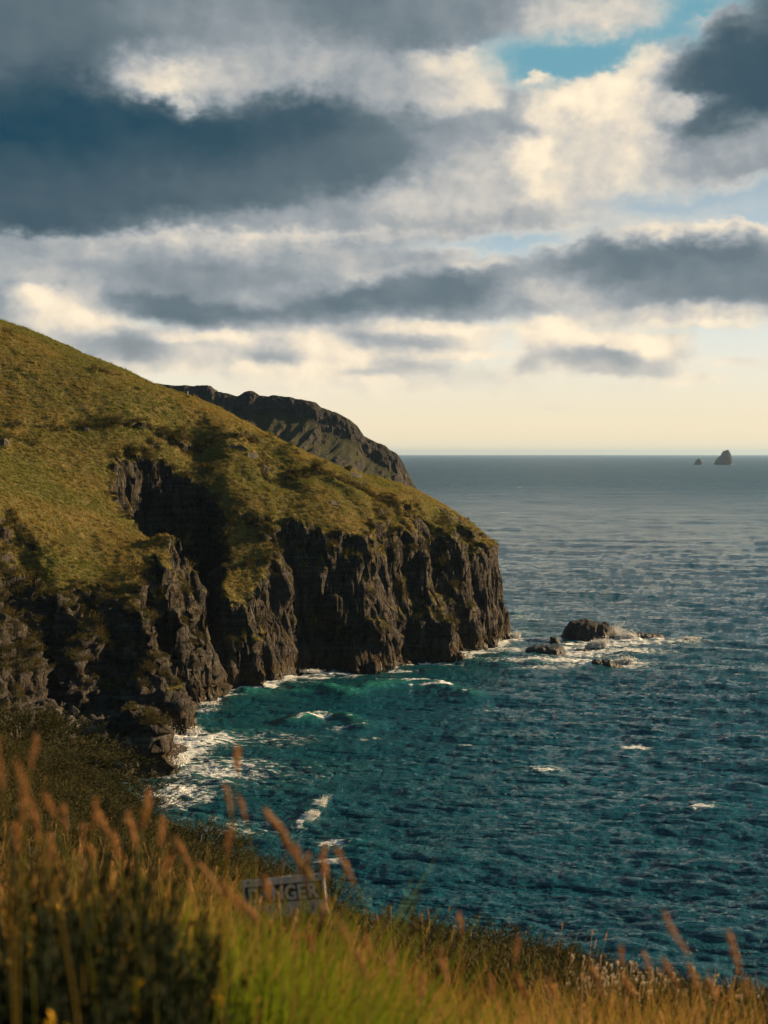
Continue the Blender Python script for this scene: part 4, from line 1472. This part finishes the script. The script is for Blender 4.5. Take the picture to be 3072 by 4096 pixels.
set_out('golden_grass', 11500, 101, 2.6, 46, veg_mesh('golden_grass', blades(46, .34, .0045, .35, .5, 1, base_r=.07), M_GOLD), 'golden dry grass over the near slope', .7, 1.2, w_gold)
set_out('heath_cover', 25000, 103, 6, 48, veg_mesh('heath_cover', sprigs(60, .16, .17, 3, leaf=.022, per=8), M_HEATH), 'dark low heath covering the slope edge', .7, 1.5, w_heath, edge=.7)
set_out('flowering_grass', 2200, 104, 3.0, 46, veg_mesh('flowering_grass', heads(6, .50, .050, .007, 4, base_r=.12), M_HEAD), 'tawny flowering grass stalks over the slope', .7, 1.15, w_flower, edge=.5, lean=-.05)
set_out('pale_flower_heads', 3900, 105, 7, 11, veg_mesh('pale_flower_heads', heads(6, .34, .022, .012, 5, base_r=.07, fuzz=20), M_WHITE), 'pale dry flower heads along the right edge', .8, 1.25,
        lambda u, v, x, y: np.clip(.9 * sstep(2250, 2500, u) * blot(u, v, 2800, 3960, 700, 110) * 1.4 + .5 * blot(u, v, 1170, 3610, 90, 40), 0, 1))
LUSH = veg_mesh('lush_grass', blades(26, .36, .0060, .30, .5, 2, base_r=.035), M_GREEN)
scatter_px('lush_grass', 800, 112, [(850, 3740, 170, 160, 2.5, 4.0, .42), (1080, 3930, 260, 130, 2.6, 4.2, .25), (620, 3560, 250, 60, 3.4, 6.0, .12), (1700, 4010, 600, 80, 3.0, 5.0, .26)], LUSH, .46, 'bright green blurred grass at the bottom')
STRAW = veg_mesh('straw_grass', blades(22, .36, .0040, .28, .5, 6, base_r=.035), M_GOLD)
scatter_px('straw_grass', 800, 113, [(300, 3480, 420, 60, 2.6, 5.0, .20), (2300, 4040, 700, 60, 2.6, 5.0, .22), (1250, 3800, 300, 120, 3.0, 5.0, .17), (60, 3520, 150, 60, 2.4, 3.6, .06)], STRAW, .46, 'straw-coloured blurred grass close to the camera')

# ------------------------------------------------------------------ tussocks on the far turf
HEAD = bpy.data.objects['headland']
bpy.context.view_layer.update()

def hit(u, v):
    """the point of the headland seen through a pixel of the photograph"""
    a, b = ray(u, v)
    ok, p, n, i = HEAD.ray_cast(Vector((0, 0, H)), Vector((a, 1.0, b)).normalized())
    return (p, n) if ok else (None, None)

def hill_points(n, seed, wfun):
    rs = np.random.RandomState(seed)
    P = np.stack([HX, HY, HZ], -1)
    a = np.linalg.norm(np.cross(P[1:, :-1] - P[:-1, :-1], P[:-1, 1:] - P[:-1, :-1]), axis=-1)
    cx, cy = HX[:-1, :-1], HY[:-1, :-1]
    w = a * wfun(HROCK[:-1, :-1], cx, cy, HZ[:-1, :-1])
    w = w * (cy < 402) * (cx > -.36 * cy - 25) * (HZ[:-1, :-1] > 3)
    c = np.cumsum(w.ravel())
    k = np.searchsorted(c, rs.uniform(0, c[-1], n))
    i, j = np.unravel_index(k, w.shape)
    fu, fv = rs.uniform(0, 1, (n, 1)), rs.uniform(0, 1, (n, 1))
    p = P[i, j] * (1 - fu) * (1 - fv) + P[i, j + 1] * fu * (1 - fv) + P[i + 1, j] * (1 - fu) * fv + P[i + 1, j + 1] * fu * fv
    return p, rs

tus = veg_mesh('hill_tussock', blades(16, .50, .075, .5, .7, 11, segs=2, base_r=.14, lean=(-.35, -.1)), M_FARGR)
p, rs = hill_points(150000, 61, lambda r, x, y, z: sstep(.6, .2, r))
n = len(p)
scatter('hillside_grass', p - [0, 0, .04], np.stack([rs.normal(0, .15, n), rs.normal(0, .15, n), rs.normal(0, .7, n)], -1), rs.lognormal(-.75, .42, n), tus, 'tufted grass covering the headland slopes')
M_SCRUB = mat_leaf('hill_scrub', [(0.0, (.045, .044, .012)), (.5, (.070, .060, .016)), (1.0, (.100, .075, .022))], .2)
scr = veg_mesh('hill_scrub', sprigs(70, .45, .55, 12, leaf=.16, per=5), M_SCRUB)
pl_ = np.array(PATHL)
def w_scrub(r, x, y, z):
    sg = y - np.interp(x, pl_[:, 0], pl_[:, 1])
    path = np.exp(-((sg - .5) / 1.3) ** 2) * sstep(-.05, .4, fbm(x * .12, y * .12, octv=2)) * 1.3
    path2 = np.exp(-((sg + 9) / 2.0) ** 2) * sstep(0, .4, fbm(x * .1 + 8, y * .1, octv=2)) * 1.2
    edge_ = sstep(.15, .4, r) * sstep(.8, .5, r) * .6
    gen = sstep(.25, .6, fbm(x * .07 + 3, y * .07, octv=3)) * .30 * sstep(.6, .3, r)
    return ((path + path2 + gen) * sstep(.9, .5, r) + edge_) * (y < 376)
p, rs = hill_points(5200, 62, w_scrub)
n = len(p)
scatter('hillside_scrub', p - [0, 0, .1], np.stack([rs.normal(0, .2, n), rs.normal(0, .2, n), rs.uniform(0, 6.28, n)], -1), rs.lognormal(-.45, .4, n), scr, 'dark low scrub along the path and cliff edges')

# ------------------------------------------------------------------ boulders at the foot of the near cliff
M_BOULD = plain_mat('boulder_slate', (.085, .075, .062), .85, .5, 1.2, .12)
def boulder_mesh(seed):
    rs = np.random.RandomState(seed)
    bm = bmesh.new()
    bmesh.ops.create_icosphere(bm, subdivisions=4, radius=1.0)
    pl = []
    for i in range(11):
        n = rs.normal(size=3)
        pl.append((n / np.linalg.norm(n), rs.uniform(.45, .82)))
    co = np.array([v.co for v in bm.verts])
    for it in range(2):
        for n, d in pl:
            q = co @ n - d
            co -= np.where(q > 0, q * .96, 0)[:, None] * n
    co += .045 * fbm(co[:, 0] * 3 + seed, co[:, 1] * 3, co[:, 2] * 3, octv=3)[:, None] * co
    for v, c in zip(bm.verts, co):
        v.co = c
    me = bpy.data.meshes.new('boulder')
    bm.to_mesh(me)
    bm.free()
    me.materials.append(M_BOULD)
    return me
BM = [boulder_mesh(s) for s in (1, 2, 3, 4, 5)]
BOULD = [  # (u, v, width px, height ratio, label)
    (236, 2856, 62, .8, 'rounded dark boulder highest on the left of the cliff-foot pile'),
    (276, 2890, 60, .95, 'blocky boulder just below the highest one in the pile'),
    (300, 2845, 44, 1.2, 'upright boulder wedged in the mouth of the dark gully'),
    (356, 2925, 84, .62, 'big pale slanting slab in the middle of the boulder pile'),
    (338, 2982, 50, 1.2, 'pointed upright boulder under the big slanting slab'),
    (376, 2960, 46, .9, 'angular boulder propped against the right side of the slab'),
    (384, 3000, 44, .9, 'tilted boulder below the right end of the slab'),
    (432, 3022, 60, .7, 'smooth rounded boulder at the seaward end of the pile'),
    (400, 3040, 50, .7, 'low boulder just above the heath edge'),
    (330, 3020, 44, 1.1, 'sunlit wedge of rock at the heath edge'),
    (498, 2995, 52, .8, 'boulder against the cliff left of the weedy rock'),
    (478, 2962, 48, 1.0, 'blocky boulder in shade at the back of the cove'),
    (520, 2968, 44, .9, 'boulder resting on top of the weedy rock'),
    (468, 3040, 60, .7, 'brown weed-covered boulder low by the water'),
    (492, 3068, 56, .7, 'weedy boulder half behind the grass tips'),
    (452, 3090, 50, .7, 'lowest dark boulder beside the swash'),
    (545, 3050, 50, .6, 'flat dark boulder at the edge of the surf'),
    (310, 2900, 36, .9, 'small boulder in the gap left of the slab'),
    (420, 2985, 34, .9, 'small boulder between slab and cliff foot')]
for i, (u, v, w, hr, lab) in enumerate(BOULD):
    p, nn = hit(u, v)
    if p is None:
        p = Vector(on_sea(u, v))
    o = bpy.data.objects.new('boulder', BM[i % 5])
    COL.objects.link(o)
    s = w / FPX * p.y * .56
    o.location = p - Vector((0, -.15 * s, .1 * s))
    o.scale = (s, s * .9, s * hr)
    o.rotation_euler = (.3 * math.sin(i * 2.1), .35 * math.cos(i * 1.7), i * 1.3)
    tag(o, lab, 'boulder', 'boulders piled at the cliff foot')
# crags breaking the turf on the seaward slope
for i, (u, v, w, hr, lab) in enumerate([(1402, 1898, 92, .55, 'flat-topped crag on the brow of the headland'), (965, 1795, 50, .9, 'rough crag in the turf below the path'),
                                        (1005, 1826, 56, 1.0, 'double grey crag lower down the turf'), (928, 1782, 36, .8, 'small crag in the turf nearest the path'),
                                        (1330, 2015, 60, .6, 'low broken crag halfway down the grass spur'), (8, 1768, 46, 1.1, 'pale crag cut by the left edge of the picture'), (1445, 1935, 40, .7, 'small crag just below the flat-topped one')]):
    p, nn = hit(u, v)
    if p is None:
        continue
    o = bpy.data.objects.new('crag', BM[(i + 2) % 5])
    COL.objects.link(o)
    s = w / FPX * p.y * .55
    o.location = p - Vector((0, -.3 * s, .25 * s))
    o.scale = (s * 1.2, s, s * hr)
    o.rotation_euler = (.25 * math.sin(i * 3.1), .3 * math.cos(i * 1.1), i * 2.3)
    tag(o, lab, 'crag', 'crags breaking the turf')

# ------------------------------------------------------------------ stone marker beside the coast path
M_MARK = plain_mat('marker_stone', (.34, .29, .21), .9, .35, 5.0, .02)
p, nn = hit(347, 1726)
if p is not None:
    e = empty('stone_marker', p + Vector((0, 0, -.15)), .25)
    tag(e, 'small pale square stone block beside the path on the slope', 'marker')
    me = box_mesh('stone', (.46, .7, .34), bev=.03)
    me.materials.append(M_MARK)
    for r_ in range(3):
        for c_ in range(2):
            s_ = bpy.data.objects.new('stone', me)
            COL.objects.link(s_)
            s_.parent = e
            s_.location = ((c_ - .5) * .48 + (.05 if r_ % 2 else -.03), .02 * (-1) ** r_, .17 + r_ * .35)
            s_.rotation_euler = (0, 0, .05 * (-1) ** (r_ + c_))

# ------------------------------------------------------------------ a gull far out under the clouds
def gull():
    loc = at(1199, 1014, 430)
    e = empty('gull', loc, R(70))
    tag(e, 'tiny dark gull gliding under the big grey cloud', 'bird')
    m = plain_mat('gull_feather', (.16, .15, .15), .8, .3, 4.0)
    bm = bmesh.new()
    bmesh.ops.create_uvsphere(bm, u_segments=12, v_segments=8, radius=1.0)
    for v in bm.verts:
        t = v.co.y
        f = 1 - .45 * max(0, -t)
        v.co = Vector((v.co.x * .065 * f, t * .24, v.co.z * .07 * f))
    me = bpy.data.meshes.new('body')
    bm.to_mesh(me)
    bm.free()
    link('body', me, m, e)
    tl = np_mesh('tail', [(-.03, -.2, .0), (.03, -.2, .0), (.07, -.36, .01), (-.07, -.36, .01), (-.03, -.2, .015), (.03, -.2, .015), (.07, -.36, .02), (-.07, -.36, .02)],
                 [(3, 2, 1, 0), (4, 5, 6, 7), (0, 1, 5, 4), (2, 3, 7, 6), (1, 2, 6, 5), (3, 0, 4, 7)], False)
    link('tail', tl, m, e)
    for s in (-1, 1):
        pts, fc = [], []
        for k in range(7):
            t = k / 6
            x = s * (.05 + .62 * t)
            z = .04 + .14 * math.sin(t * 2.2) - .16 * t * t
            y = .06 * math.sin(t * 3) - .14 * t * t
            c = .11 * (1 - t) ** .6 + .01
            for dy, dz in ((c * .45, 0), (0, .012 * (1 - t) + .003), (-c, 0), (0, -.008)):
                pts.append((x, y + dy, z + dz))
            if k:
                b = 4 * k
                for q in range(4):
                    fc.append((b - 4 + q, b - 4 + (q + 1) % 4, b + (q + 1) % 4, b + q))
        link('wing', np_mesh('wing', pts, fc), m, e)
gull()

# ------------------------------------------------------------------ warning sign in the grass
def danger_sign():
    d = 6.9
    c = at(1205, 3585, d)
    gz = float(fore_z(np.array([c[0]]), np.array([c[1]]))[0])
    e = empty('danger_sign', (c[0], c[1], gz), 0)
    e.rotation_euler = (R(-6), R(-11), R(-20))
    tag(e, 'tilted white warning sign reading DANGER, half sunk in the grass', 'sign')
    zt = c[2] - gz                                # middle of the lettered band above the ground
    mw = plain_mat('sign_white', (.62, .62, .60), .55, .18, 9.0)
    mk = plain_mat('sign_black', (.035, .036, .042), .6, .3, 9.0)
    md = plain_mat('post_wood', (.12, .085, .05), .9, .5, 14.0, .01)
    link('panel', box_mesh('panel', (.455, .008, .20), (0, 0, zt - .022), bev=.002), mw, e)
    bd = link('band', box_mesh('band', (.425, .002, .088), (0, -.0055, zt), bev=0), mk, e)
    link('post', box_mesh('post', (.06, .06, zt + .5), (.0, .036, (zt + .05) / 2 - .2), bev=.006), md, e)
    x = -.196
    for ch, w in zip('DANGER', (.066, .066, .068, .068, .058, .066)):
        cu = bpy.data.curves.new('letter', 'FONT')
        cu.body = ch
        cu.size = .098
        cu.offset = .0034
        cu.extrude = .0008
        ob = bpy.data.objects.new('letter', cu)
        COL.objects.link(ob)
        bpy.context.view_layer.update()
        me = bpy.data.meshes.new_from_object(ob.evaluated_get(bpy.context.evaluated_depsgraph_get()))
        COL.objects.unlink(ob)
        bpy.data.objects.remove(ob)
        co = np.array([v.co for v in me.vertices])
        cx, cy = (co[:, 0].min() + co[:, 0].max()) / 2, (co[:, 1].min() + co[:, 1].max()) / 2
        sx = min(1.0, (w - .006) / (co[:, 0].max() - co[:, 0].min()))
        for v in me.vertices:
            q = v.co.copy()
            v.co = (x + w / 2 + (q.x - cx) * sx, -.0085 + (-q.z), zt + (q.y - cy))
        me.materials.append(mw)
        o = bpy.data.objects.new('letter', me)
        COL.objects.link(o)
        o.parent = e
        x += w + .0003
    me = box_mesh('bolt', (.012, .006, .012), (0, -.006, zt + .066), bev=.003)
    me.materials.append(md)
    for sx in (-.19, .19):
        b = bpy.data.objects.new('bolt', me)
        COL.objects.link(b)
        b.parent = e
        b.location = (sx, 0, 0)
danger_sign()

# ------------------------------------------------------------------ heath mounds and gorse, each a bush
def bush(name, u, vt, d, rad, me_f, me_s, label, cat, group, squash=1.0, extra=None):
    t = at(u, vt, d)
    gz = float(fore_z(np.array([t[0]]), np.array([t[1]]))[0])
    hh = max(.15, t[2] - gz) * squash
    e = empty(name, (t[0], t[1], gz - .05), d * 7.3)
    tag(e, label, cat, group)
    for nm, me in (('foliage', me_f), ('stem', me_s)) + tuple(extra or ()):
        o = bpy.data.objects.new(nm, me)
        COL.objects.link(o)
        o.parent = e
        o.scale = (rad, rad, hh / 1.3)
    return e
def stem_mesh(name, seed, mat):
    rs = np.random.RandomState(seed)
    co, fc = [], []
    for i in range(9):
        a = rs.uniform(0, 6.28)
        r0, r1 = rs.uniform(0, .08), rs.uniform(.3, .75)
        b0 = len(co)
        for k in range(4):
            t = k / 3
            w = .035 * (1 - .75 * t)
            cx, cy, cz = (r0 + (r1 - r0) * t) * math.cos(a + .3 * t), (r0 + (r1 - r0) * t) * math.sin(a + .3 * t), .85 * t ** .8
            for q in range(4):
                co.append((cx + w * math.cos(q * 1.571), cy + w * math.sin(q * 1.571), cz))
            if k:
                b = b0 + 4 * k
                fc += [(b - 4 + q, b - 4 + (q + 1) % 4, b + (q + 1) % 4, b + q) for q in range(4)]
    me = np_mesh(name, co, fc)
    me.materials.append(mat)
    return me
M_TWIG = plain_mat('twig', (.055, .040, .026), .9, .4, 8.0)
HF = [veg_mesh('foliage', sprigs(900, 1.0, 1.0, s, leaf=.045, per=10), M_HEATH) for s in (31, 32, 33)]
HS = stem_mesh('stem', 34, M_TWIG)
for i, (u, vt, d, rad, lab) in enumerate([
        (60, 2840, 36, 2.3, 'dark heath mound at the far left end of the near slope'), (230, 2960, 30, 2.0, 'broad dark heath mound below the cliff boulders at left'),
        (90, 3030, 24, 1.7, 'shaded heath mound near the left edge of the picture'), (400, 3110, 25, 1.6, 'brown heath mound in front of the boulder pile'),
        (250, 3180, 19, 1.4, 'shadowy heath mound among the tawny stalks at left'), (740, 3300, 20, 1.2, 'green heath mound where the slope first meets the water'),
        (700, 3390, 15.5, 1.0, 'dark heath mound behind the blurred stalks left of centre'), (1130, 3480, 15, .8, 'dark heath mound above the warning sign'),
        (1000, 3440, 17, .9, 'small heath mound on the edge between sea and sign'), (1440, 3668, 12.5, .6, 'low heath mound just right of the warning sign'), (1600, 3655, 12.2, .7, 'dark shaggy heath mound in the hollow right of the sign'),
        (1780, 3690, 11.6, .7, 'dark heath mound at the middle of the slope edge'), (2000, 3730, 11.2, .75, 'rounded heath mound standing against the sea right of centre'),
        (2220, 3790, 10.6, .7, 'sloping heath mound where the edge drops to the right'), (1900, 3830, 9.6, .55, 'shaded heath hollow below the rounded mound'), (1100, 3590, 6.2, .30, 'low heath mound hiding the lower left of the sign'), (1250, 3625, 6.3, .24, 'low heath mound hiding the foot of the sign'), (2420, 3900, 9.2, .5, 'last small heath mound beside the pale flower heads')]):
    bush('heath_mound', u, vt, d, rad, HF[i % 3], HS, lab, 'shrub', 'heath mounds along the slope edge')
GF = veg_mesh('foliage', sprigs(1300, 1.0, 1.0, 41, leaf=.03, per=12, up=.3), M_GORSE_SHADED)
M_YEL = mat_leaf('gorse_flower', [(0.0, (.50, .26, .010)), (1.0, (.60, .34, .015))], .3)
def flower_mesh(seed):
    rs = np.random.RandomState(seed)
    co, fc = [(0, 0, 0)], []
    for k in range(5):
        a = k * 1.2566
        b0 = len(co)
        for da, r, z in ((-.35, .7, .25), (0, 1.0, .45), (.35, .7, .25)):
            co.append((r * math.cos(a + da), r * math.sin(a + da), z))
        fc.append((0, b0, b0 + 1, b0 + 2))
    me = np_mesh('flower', np.array(co) * .018, fc)
    add_attr(me, 'along', np.zeros(len(co)))
    add_attr(me, 'vary', np.zeros(len(co)))
    me.materials.append(M_YEL)
    return me
FLW = flower_mesh(3)
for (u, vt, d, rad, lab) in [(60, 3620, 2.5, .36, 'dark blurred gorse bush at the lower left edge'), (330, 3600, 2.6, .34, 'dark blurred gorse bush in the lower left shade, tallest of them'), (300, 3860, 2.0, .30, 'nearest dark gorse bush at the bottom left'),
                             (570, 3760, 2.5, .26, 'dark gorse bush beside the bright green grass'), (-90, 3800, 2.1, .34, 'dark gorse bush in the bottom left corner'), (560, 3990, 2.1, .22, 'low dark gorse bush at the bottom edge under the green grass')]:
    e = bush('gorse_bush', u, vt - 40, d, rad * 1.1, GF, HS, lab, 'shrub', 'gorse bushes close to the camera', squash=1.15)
    hb = e.children[0].scale[2] * 1.1
    rs = np.random.RandomState(int(abs(u)))
    for k in range(7):
        a_, r_ = rs.uniform(0, 6.28), rs.uniform(.2, .95)
        f_ = bpy.data.objects.new('flower', FLW)
        COL.objects.link(f_)
        f_.parent = e
        f_.location = (rad * r_ * math.cos(a_), rad * r_ * math.sin(a_), hb * (math.sqrt(1 - r_ * r_) * 1.02 + .05))
        f_.rotation_euler = (rs.normal(0, .5), rs.normal(0, .5), a_)

# ------------------------------------------------------------------ near flowering stalks, out of focus
def stalk(u, v, ln, tilt, d, i, label, rad=None, mat=None):
    """head centre at pixel (u, v), spike length in px, tilt in degrees (top leaning left is positive)"""
    c = at(u, v, d)
    gx, gy = c[0] + .25 * math.sin(R(tilt)), c[1] + .04
    gz = float(fore_z(np.array([gx]), np.array([gy]))[0])
    L = ln / FPX * d
    e = empty('grass_stalk', (gx, gy, gz))
    tag(e, label, 'grass stalk', 'tawny stalks in the near grass')
    rs = np.random.RandomState(900 + i)
    dirv = np.array([-math.sin(R(tilt)), 0, math.cos(R(tilt))])
    hc = np.array([c[0] - gx, c[1] - gy, c[2] - gz])
    p0 = np.zeros(3)
    p3 = hc - dirv * L * .5
    p1 = np.array([0, 0, p3[2] * .5])
    p2 = p3 - dirv * p3[2] * .3
    ts = np.linspace(0, 1, 9)[:, None]
    cu = (1 - ts) ** 3 * p0 + 3 * (1 - ts) ** 2 * ts * p1 + 3 * (1 - ts) * ts ** 2 * p2 + ts ** 3 * p3
    co, fc = [], []
    for k in range(9):
        w = .0016 * (1 - .4 * k / 8)
        for q in range(3):
            co.append(cu[k] + np.array([math.cos(q * 2.094), math.sin(q * 2.094), 0]) * w)
        if k:
            b = 3 * k
            fc += [(b - 3 + q, b - 3 + (q + 1) % 3, b + (q + 1) % 3, b + q) for q in range(3)]
    me = np_mesh('stem', co, fc)
    add_attr(me, 'along', np.full(len(co), .3))
    add_attr(me, 'vary', np.full(len(co), rs.uniform(0, .3)))
    link('stem', me, M_GOLD, e)
    nb = 110
    rad = rad or rs.uniform(.0036, .0062)
    t = rs.uniform(0, 1, nb)
    a = rs.uniform(0, 6.28, nb)
    e1 = np.array([math.cos(R(tilt)), 0, math.sin(R(tilt))])
    e2 = np.array([0, 1, 0])
    bend = .25 * np.sin(t * 2.0)[:, None] * e1 * L * (1 if i % 2 else -1) * .4
    r = rad * np.sin(np.pi * np.clip(.10 + .88 * t, 0, 1)) ** .7 * rs.uniform(.5, 1.5, nb)
    side = np.cos(a)[:, None] * e1 + np.sin(a)[:, None] * e2
    B = hc + dirv * ((t - .5) * L)[:, None] + bend
    D = side * r[:, None] + dirv * (r * 1.6)[:, None]
    S = np.cross(side, dirv) * (rad * .42)
    co = np.stack([B - S, B + S, B + D + S * .4, B + D - S * .4], 1).reshape(-1, 3)
    link('seed_head', veg_mesh('seed_head', (co, np.arange(nb * 4).reshape(-1, 4), np.tile([.5, .5, 1, 1], nb), np.repeat(rs.uniform(0, .4, nb), 4)), mat or M_HEAD), None, e)
STALKS = [
    (10, 3040, 250, 2, 1.7, 'long blurred spike at the left edge of the picture'), (125, 3010, 150, -6, 1.8, 'tall blurred spike second from the left edge'), (118, 3150, 250, 14, 1.6, 'long curved spike rising over the heath at left'),
    (80, 3230, 150, 4, 1.9, None), (205, 3225, 120, 16, 2.0, None), (250, 3270, 110, 14, 2.1, None), (75, 3350, 130, -4, 2.0, None), (194, 3400, 140, 6, 2.1, None), (150, 3300, 120, 10, 2.1, None),
    (371, 3255, 140, 0, 2.0, 'upright blurred spike alone in the dark heath left of centre'), (415, 3290, 110, 20, 2.2, None), (325, 3330, 60, 0, 2.0, None), (363, 3415, 70, 10, 2.2, None),
    (574, 3235, 170, -4, 1.9, 'tall blurred spike rising to the surf left of centre'), (540, 3320, 170, 8, 2.1, None), (640, 3330, 120, 0, 2.4, None), (470, 3380, 120, 6, 2.4, None),
    (726, 3420, 150, 34, 2.1, None), (675, 3450, 120, -30, 2.1, None), (836, 3525, 170, 42, 2.2, None),
    (954, 3042, 110, -8, 2.3, 'highest blurred spike, floating alone against the foam'), (903, 3194, 125, 18, 2.2, 'left of the pair of blurred spikes against the blue water'), (975, 3228, 110, 10, 2.2, 'right of the pair of blurred spikes against the blue water'),
    (907, 3360, 130, -2, 2.0, 'pale green blurred spike under the pair'), (1110, 3290, 150, 34, 2.0, 'thick leaning spike against the water above the sign'), (1085, 3285, 80, 40, 2.1, None), (1160, 3380, 130, 26, 2.1, None),
    (1182, 3445, 150, 10, 2.0, None), (1235, 3480, 130, -10, 2.1, None), (1283, 3425, 110, -6, 2.1, None), (1300, 3480, 100, 0, 2.1, None), (1370, 3470, 170, 34, 2.0, 'arching spike curling over the right end of the sign'), (1225, 3470, 110, 30, 2.2, None),
    (911, 3585, 140, 36, 2.0, None), (996, 3630, 150, 34, 2.1, None), (1060, 3560, 120, 20, 2.2, None), (1249, 3776, 90, 0, 2.0, None), (1173, 3760, 110, 8, 2.1, None), (1384, 3726, 110, 20, 2.0, None), (1290, 3640, 110, -6, 2.1, None),
    (1845, 3690, 85, 0, 2.3, 'short blurred spike poking above the middle of the slope edge'), (2058, 3800, 120, -2, 2.2, 'brown upright spike before the rounded heath mound'), (2090, 3945, 130, 20, 2.2, None), (1674, 3960, 150, 4, 2.2, None), (1780, 3860, 150, 8, 2.2, None),
    (1560, 3860, 120, 12, 2.3, None), (1480, 3790, 110, 18, 2.2, None), (1440, 3860, 120, 26, 2.2, None),
    (2710, 3725, 210, 24, 2.0, 'tall blurred spike leaning left over the open water at right'), (2925, 3810, 190, 22, 2.0, 'blurred leaning spike nearest the right edge'), (2491, 3825, 90, -4, 2.2, 'dark stubby spike between the two clumps of pale flowers'),
    (2582, 3862, 130, 24, 2.3, None), (2690, 3890, 150, 22, 2.3, None), (2770, 3930, 150, 26, 2.3, None), (2520, 3940, 130, 26, 2.3, None), (2380, 3930, 120, 24, 2.3, None), (2860, 3960, 120, 20, 2.3, None), (2980, 3960, 110, 16, 2.3, None), (2220, 3960, 120, 18, 2.3, None), (1960, 3960, 110, 12, 2.3, None)]
ORD = ['first', 'second', 'third', 'fourth', 'fifth', 'sixth', 'seventh', 'eighth', 'ninth', 'tenth', 'eleventh', 'twelfth', 'thirteenth', 'fourteenth', 'fifteenth', 'sixteenth']
ZONES = [(-100, 700, 'in front of the dark heath at left'), (700, 1130, 'left of the warning sign'), (1130, 1460, 'over and under the right half of the sign'), (1460, 2300, 'below the middle of the slope edge'), (2300, 3300, 'below the pale flower heads at right')]
for (z0, z1, where) in ZONES:
    k = 0
    for i in sorted(range(len(STALKS)), key=lambda q: STALKS[q][0]):
        st = STALKS[i]
        if z0 <= st[0] < z1:
            lab = st[5]
            if lab is None:
                lab = '%s smaller blurred spike from the left, %s' % (ORD[k], where)
                k += 1
            stalk(*st[:5], i, lab)

# ------------------------------------------------------------------ sea air
def haze():
    me = box_mesh('haze', (82000, 82000, 136), (0, 0, 60), bev=0)
    m, g, out = new_mat('sea_air')
    v = g.n('ShaderNodeVolumePrincipled')
    v.inputs['Color'].default_value = (.42, .66, 1.0, 1)
    v.inputs['Density'].default_value = HAZE_DENSITY
    v.inputs['Anisotropy'].default_value = .3
    g.t.links.new(v.outputs[0], out.inputs['Volume'])
    o = link('haze', me, m)
    tag(o, 'thin sea haze', kind='stuff')
HAZE_DENSITY = 2.6e-5
haze()
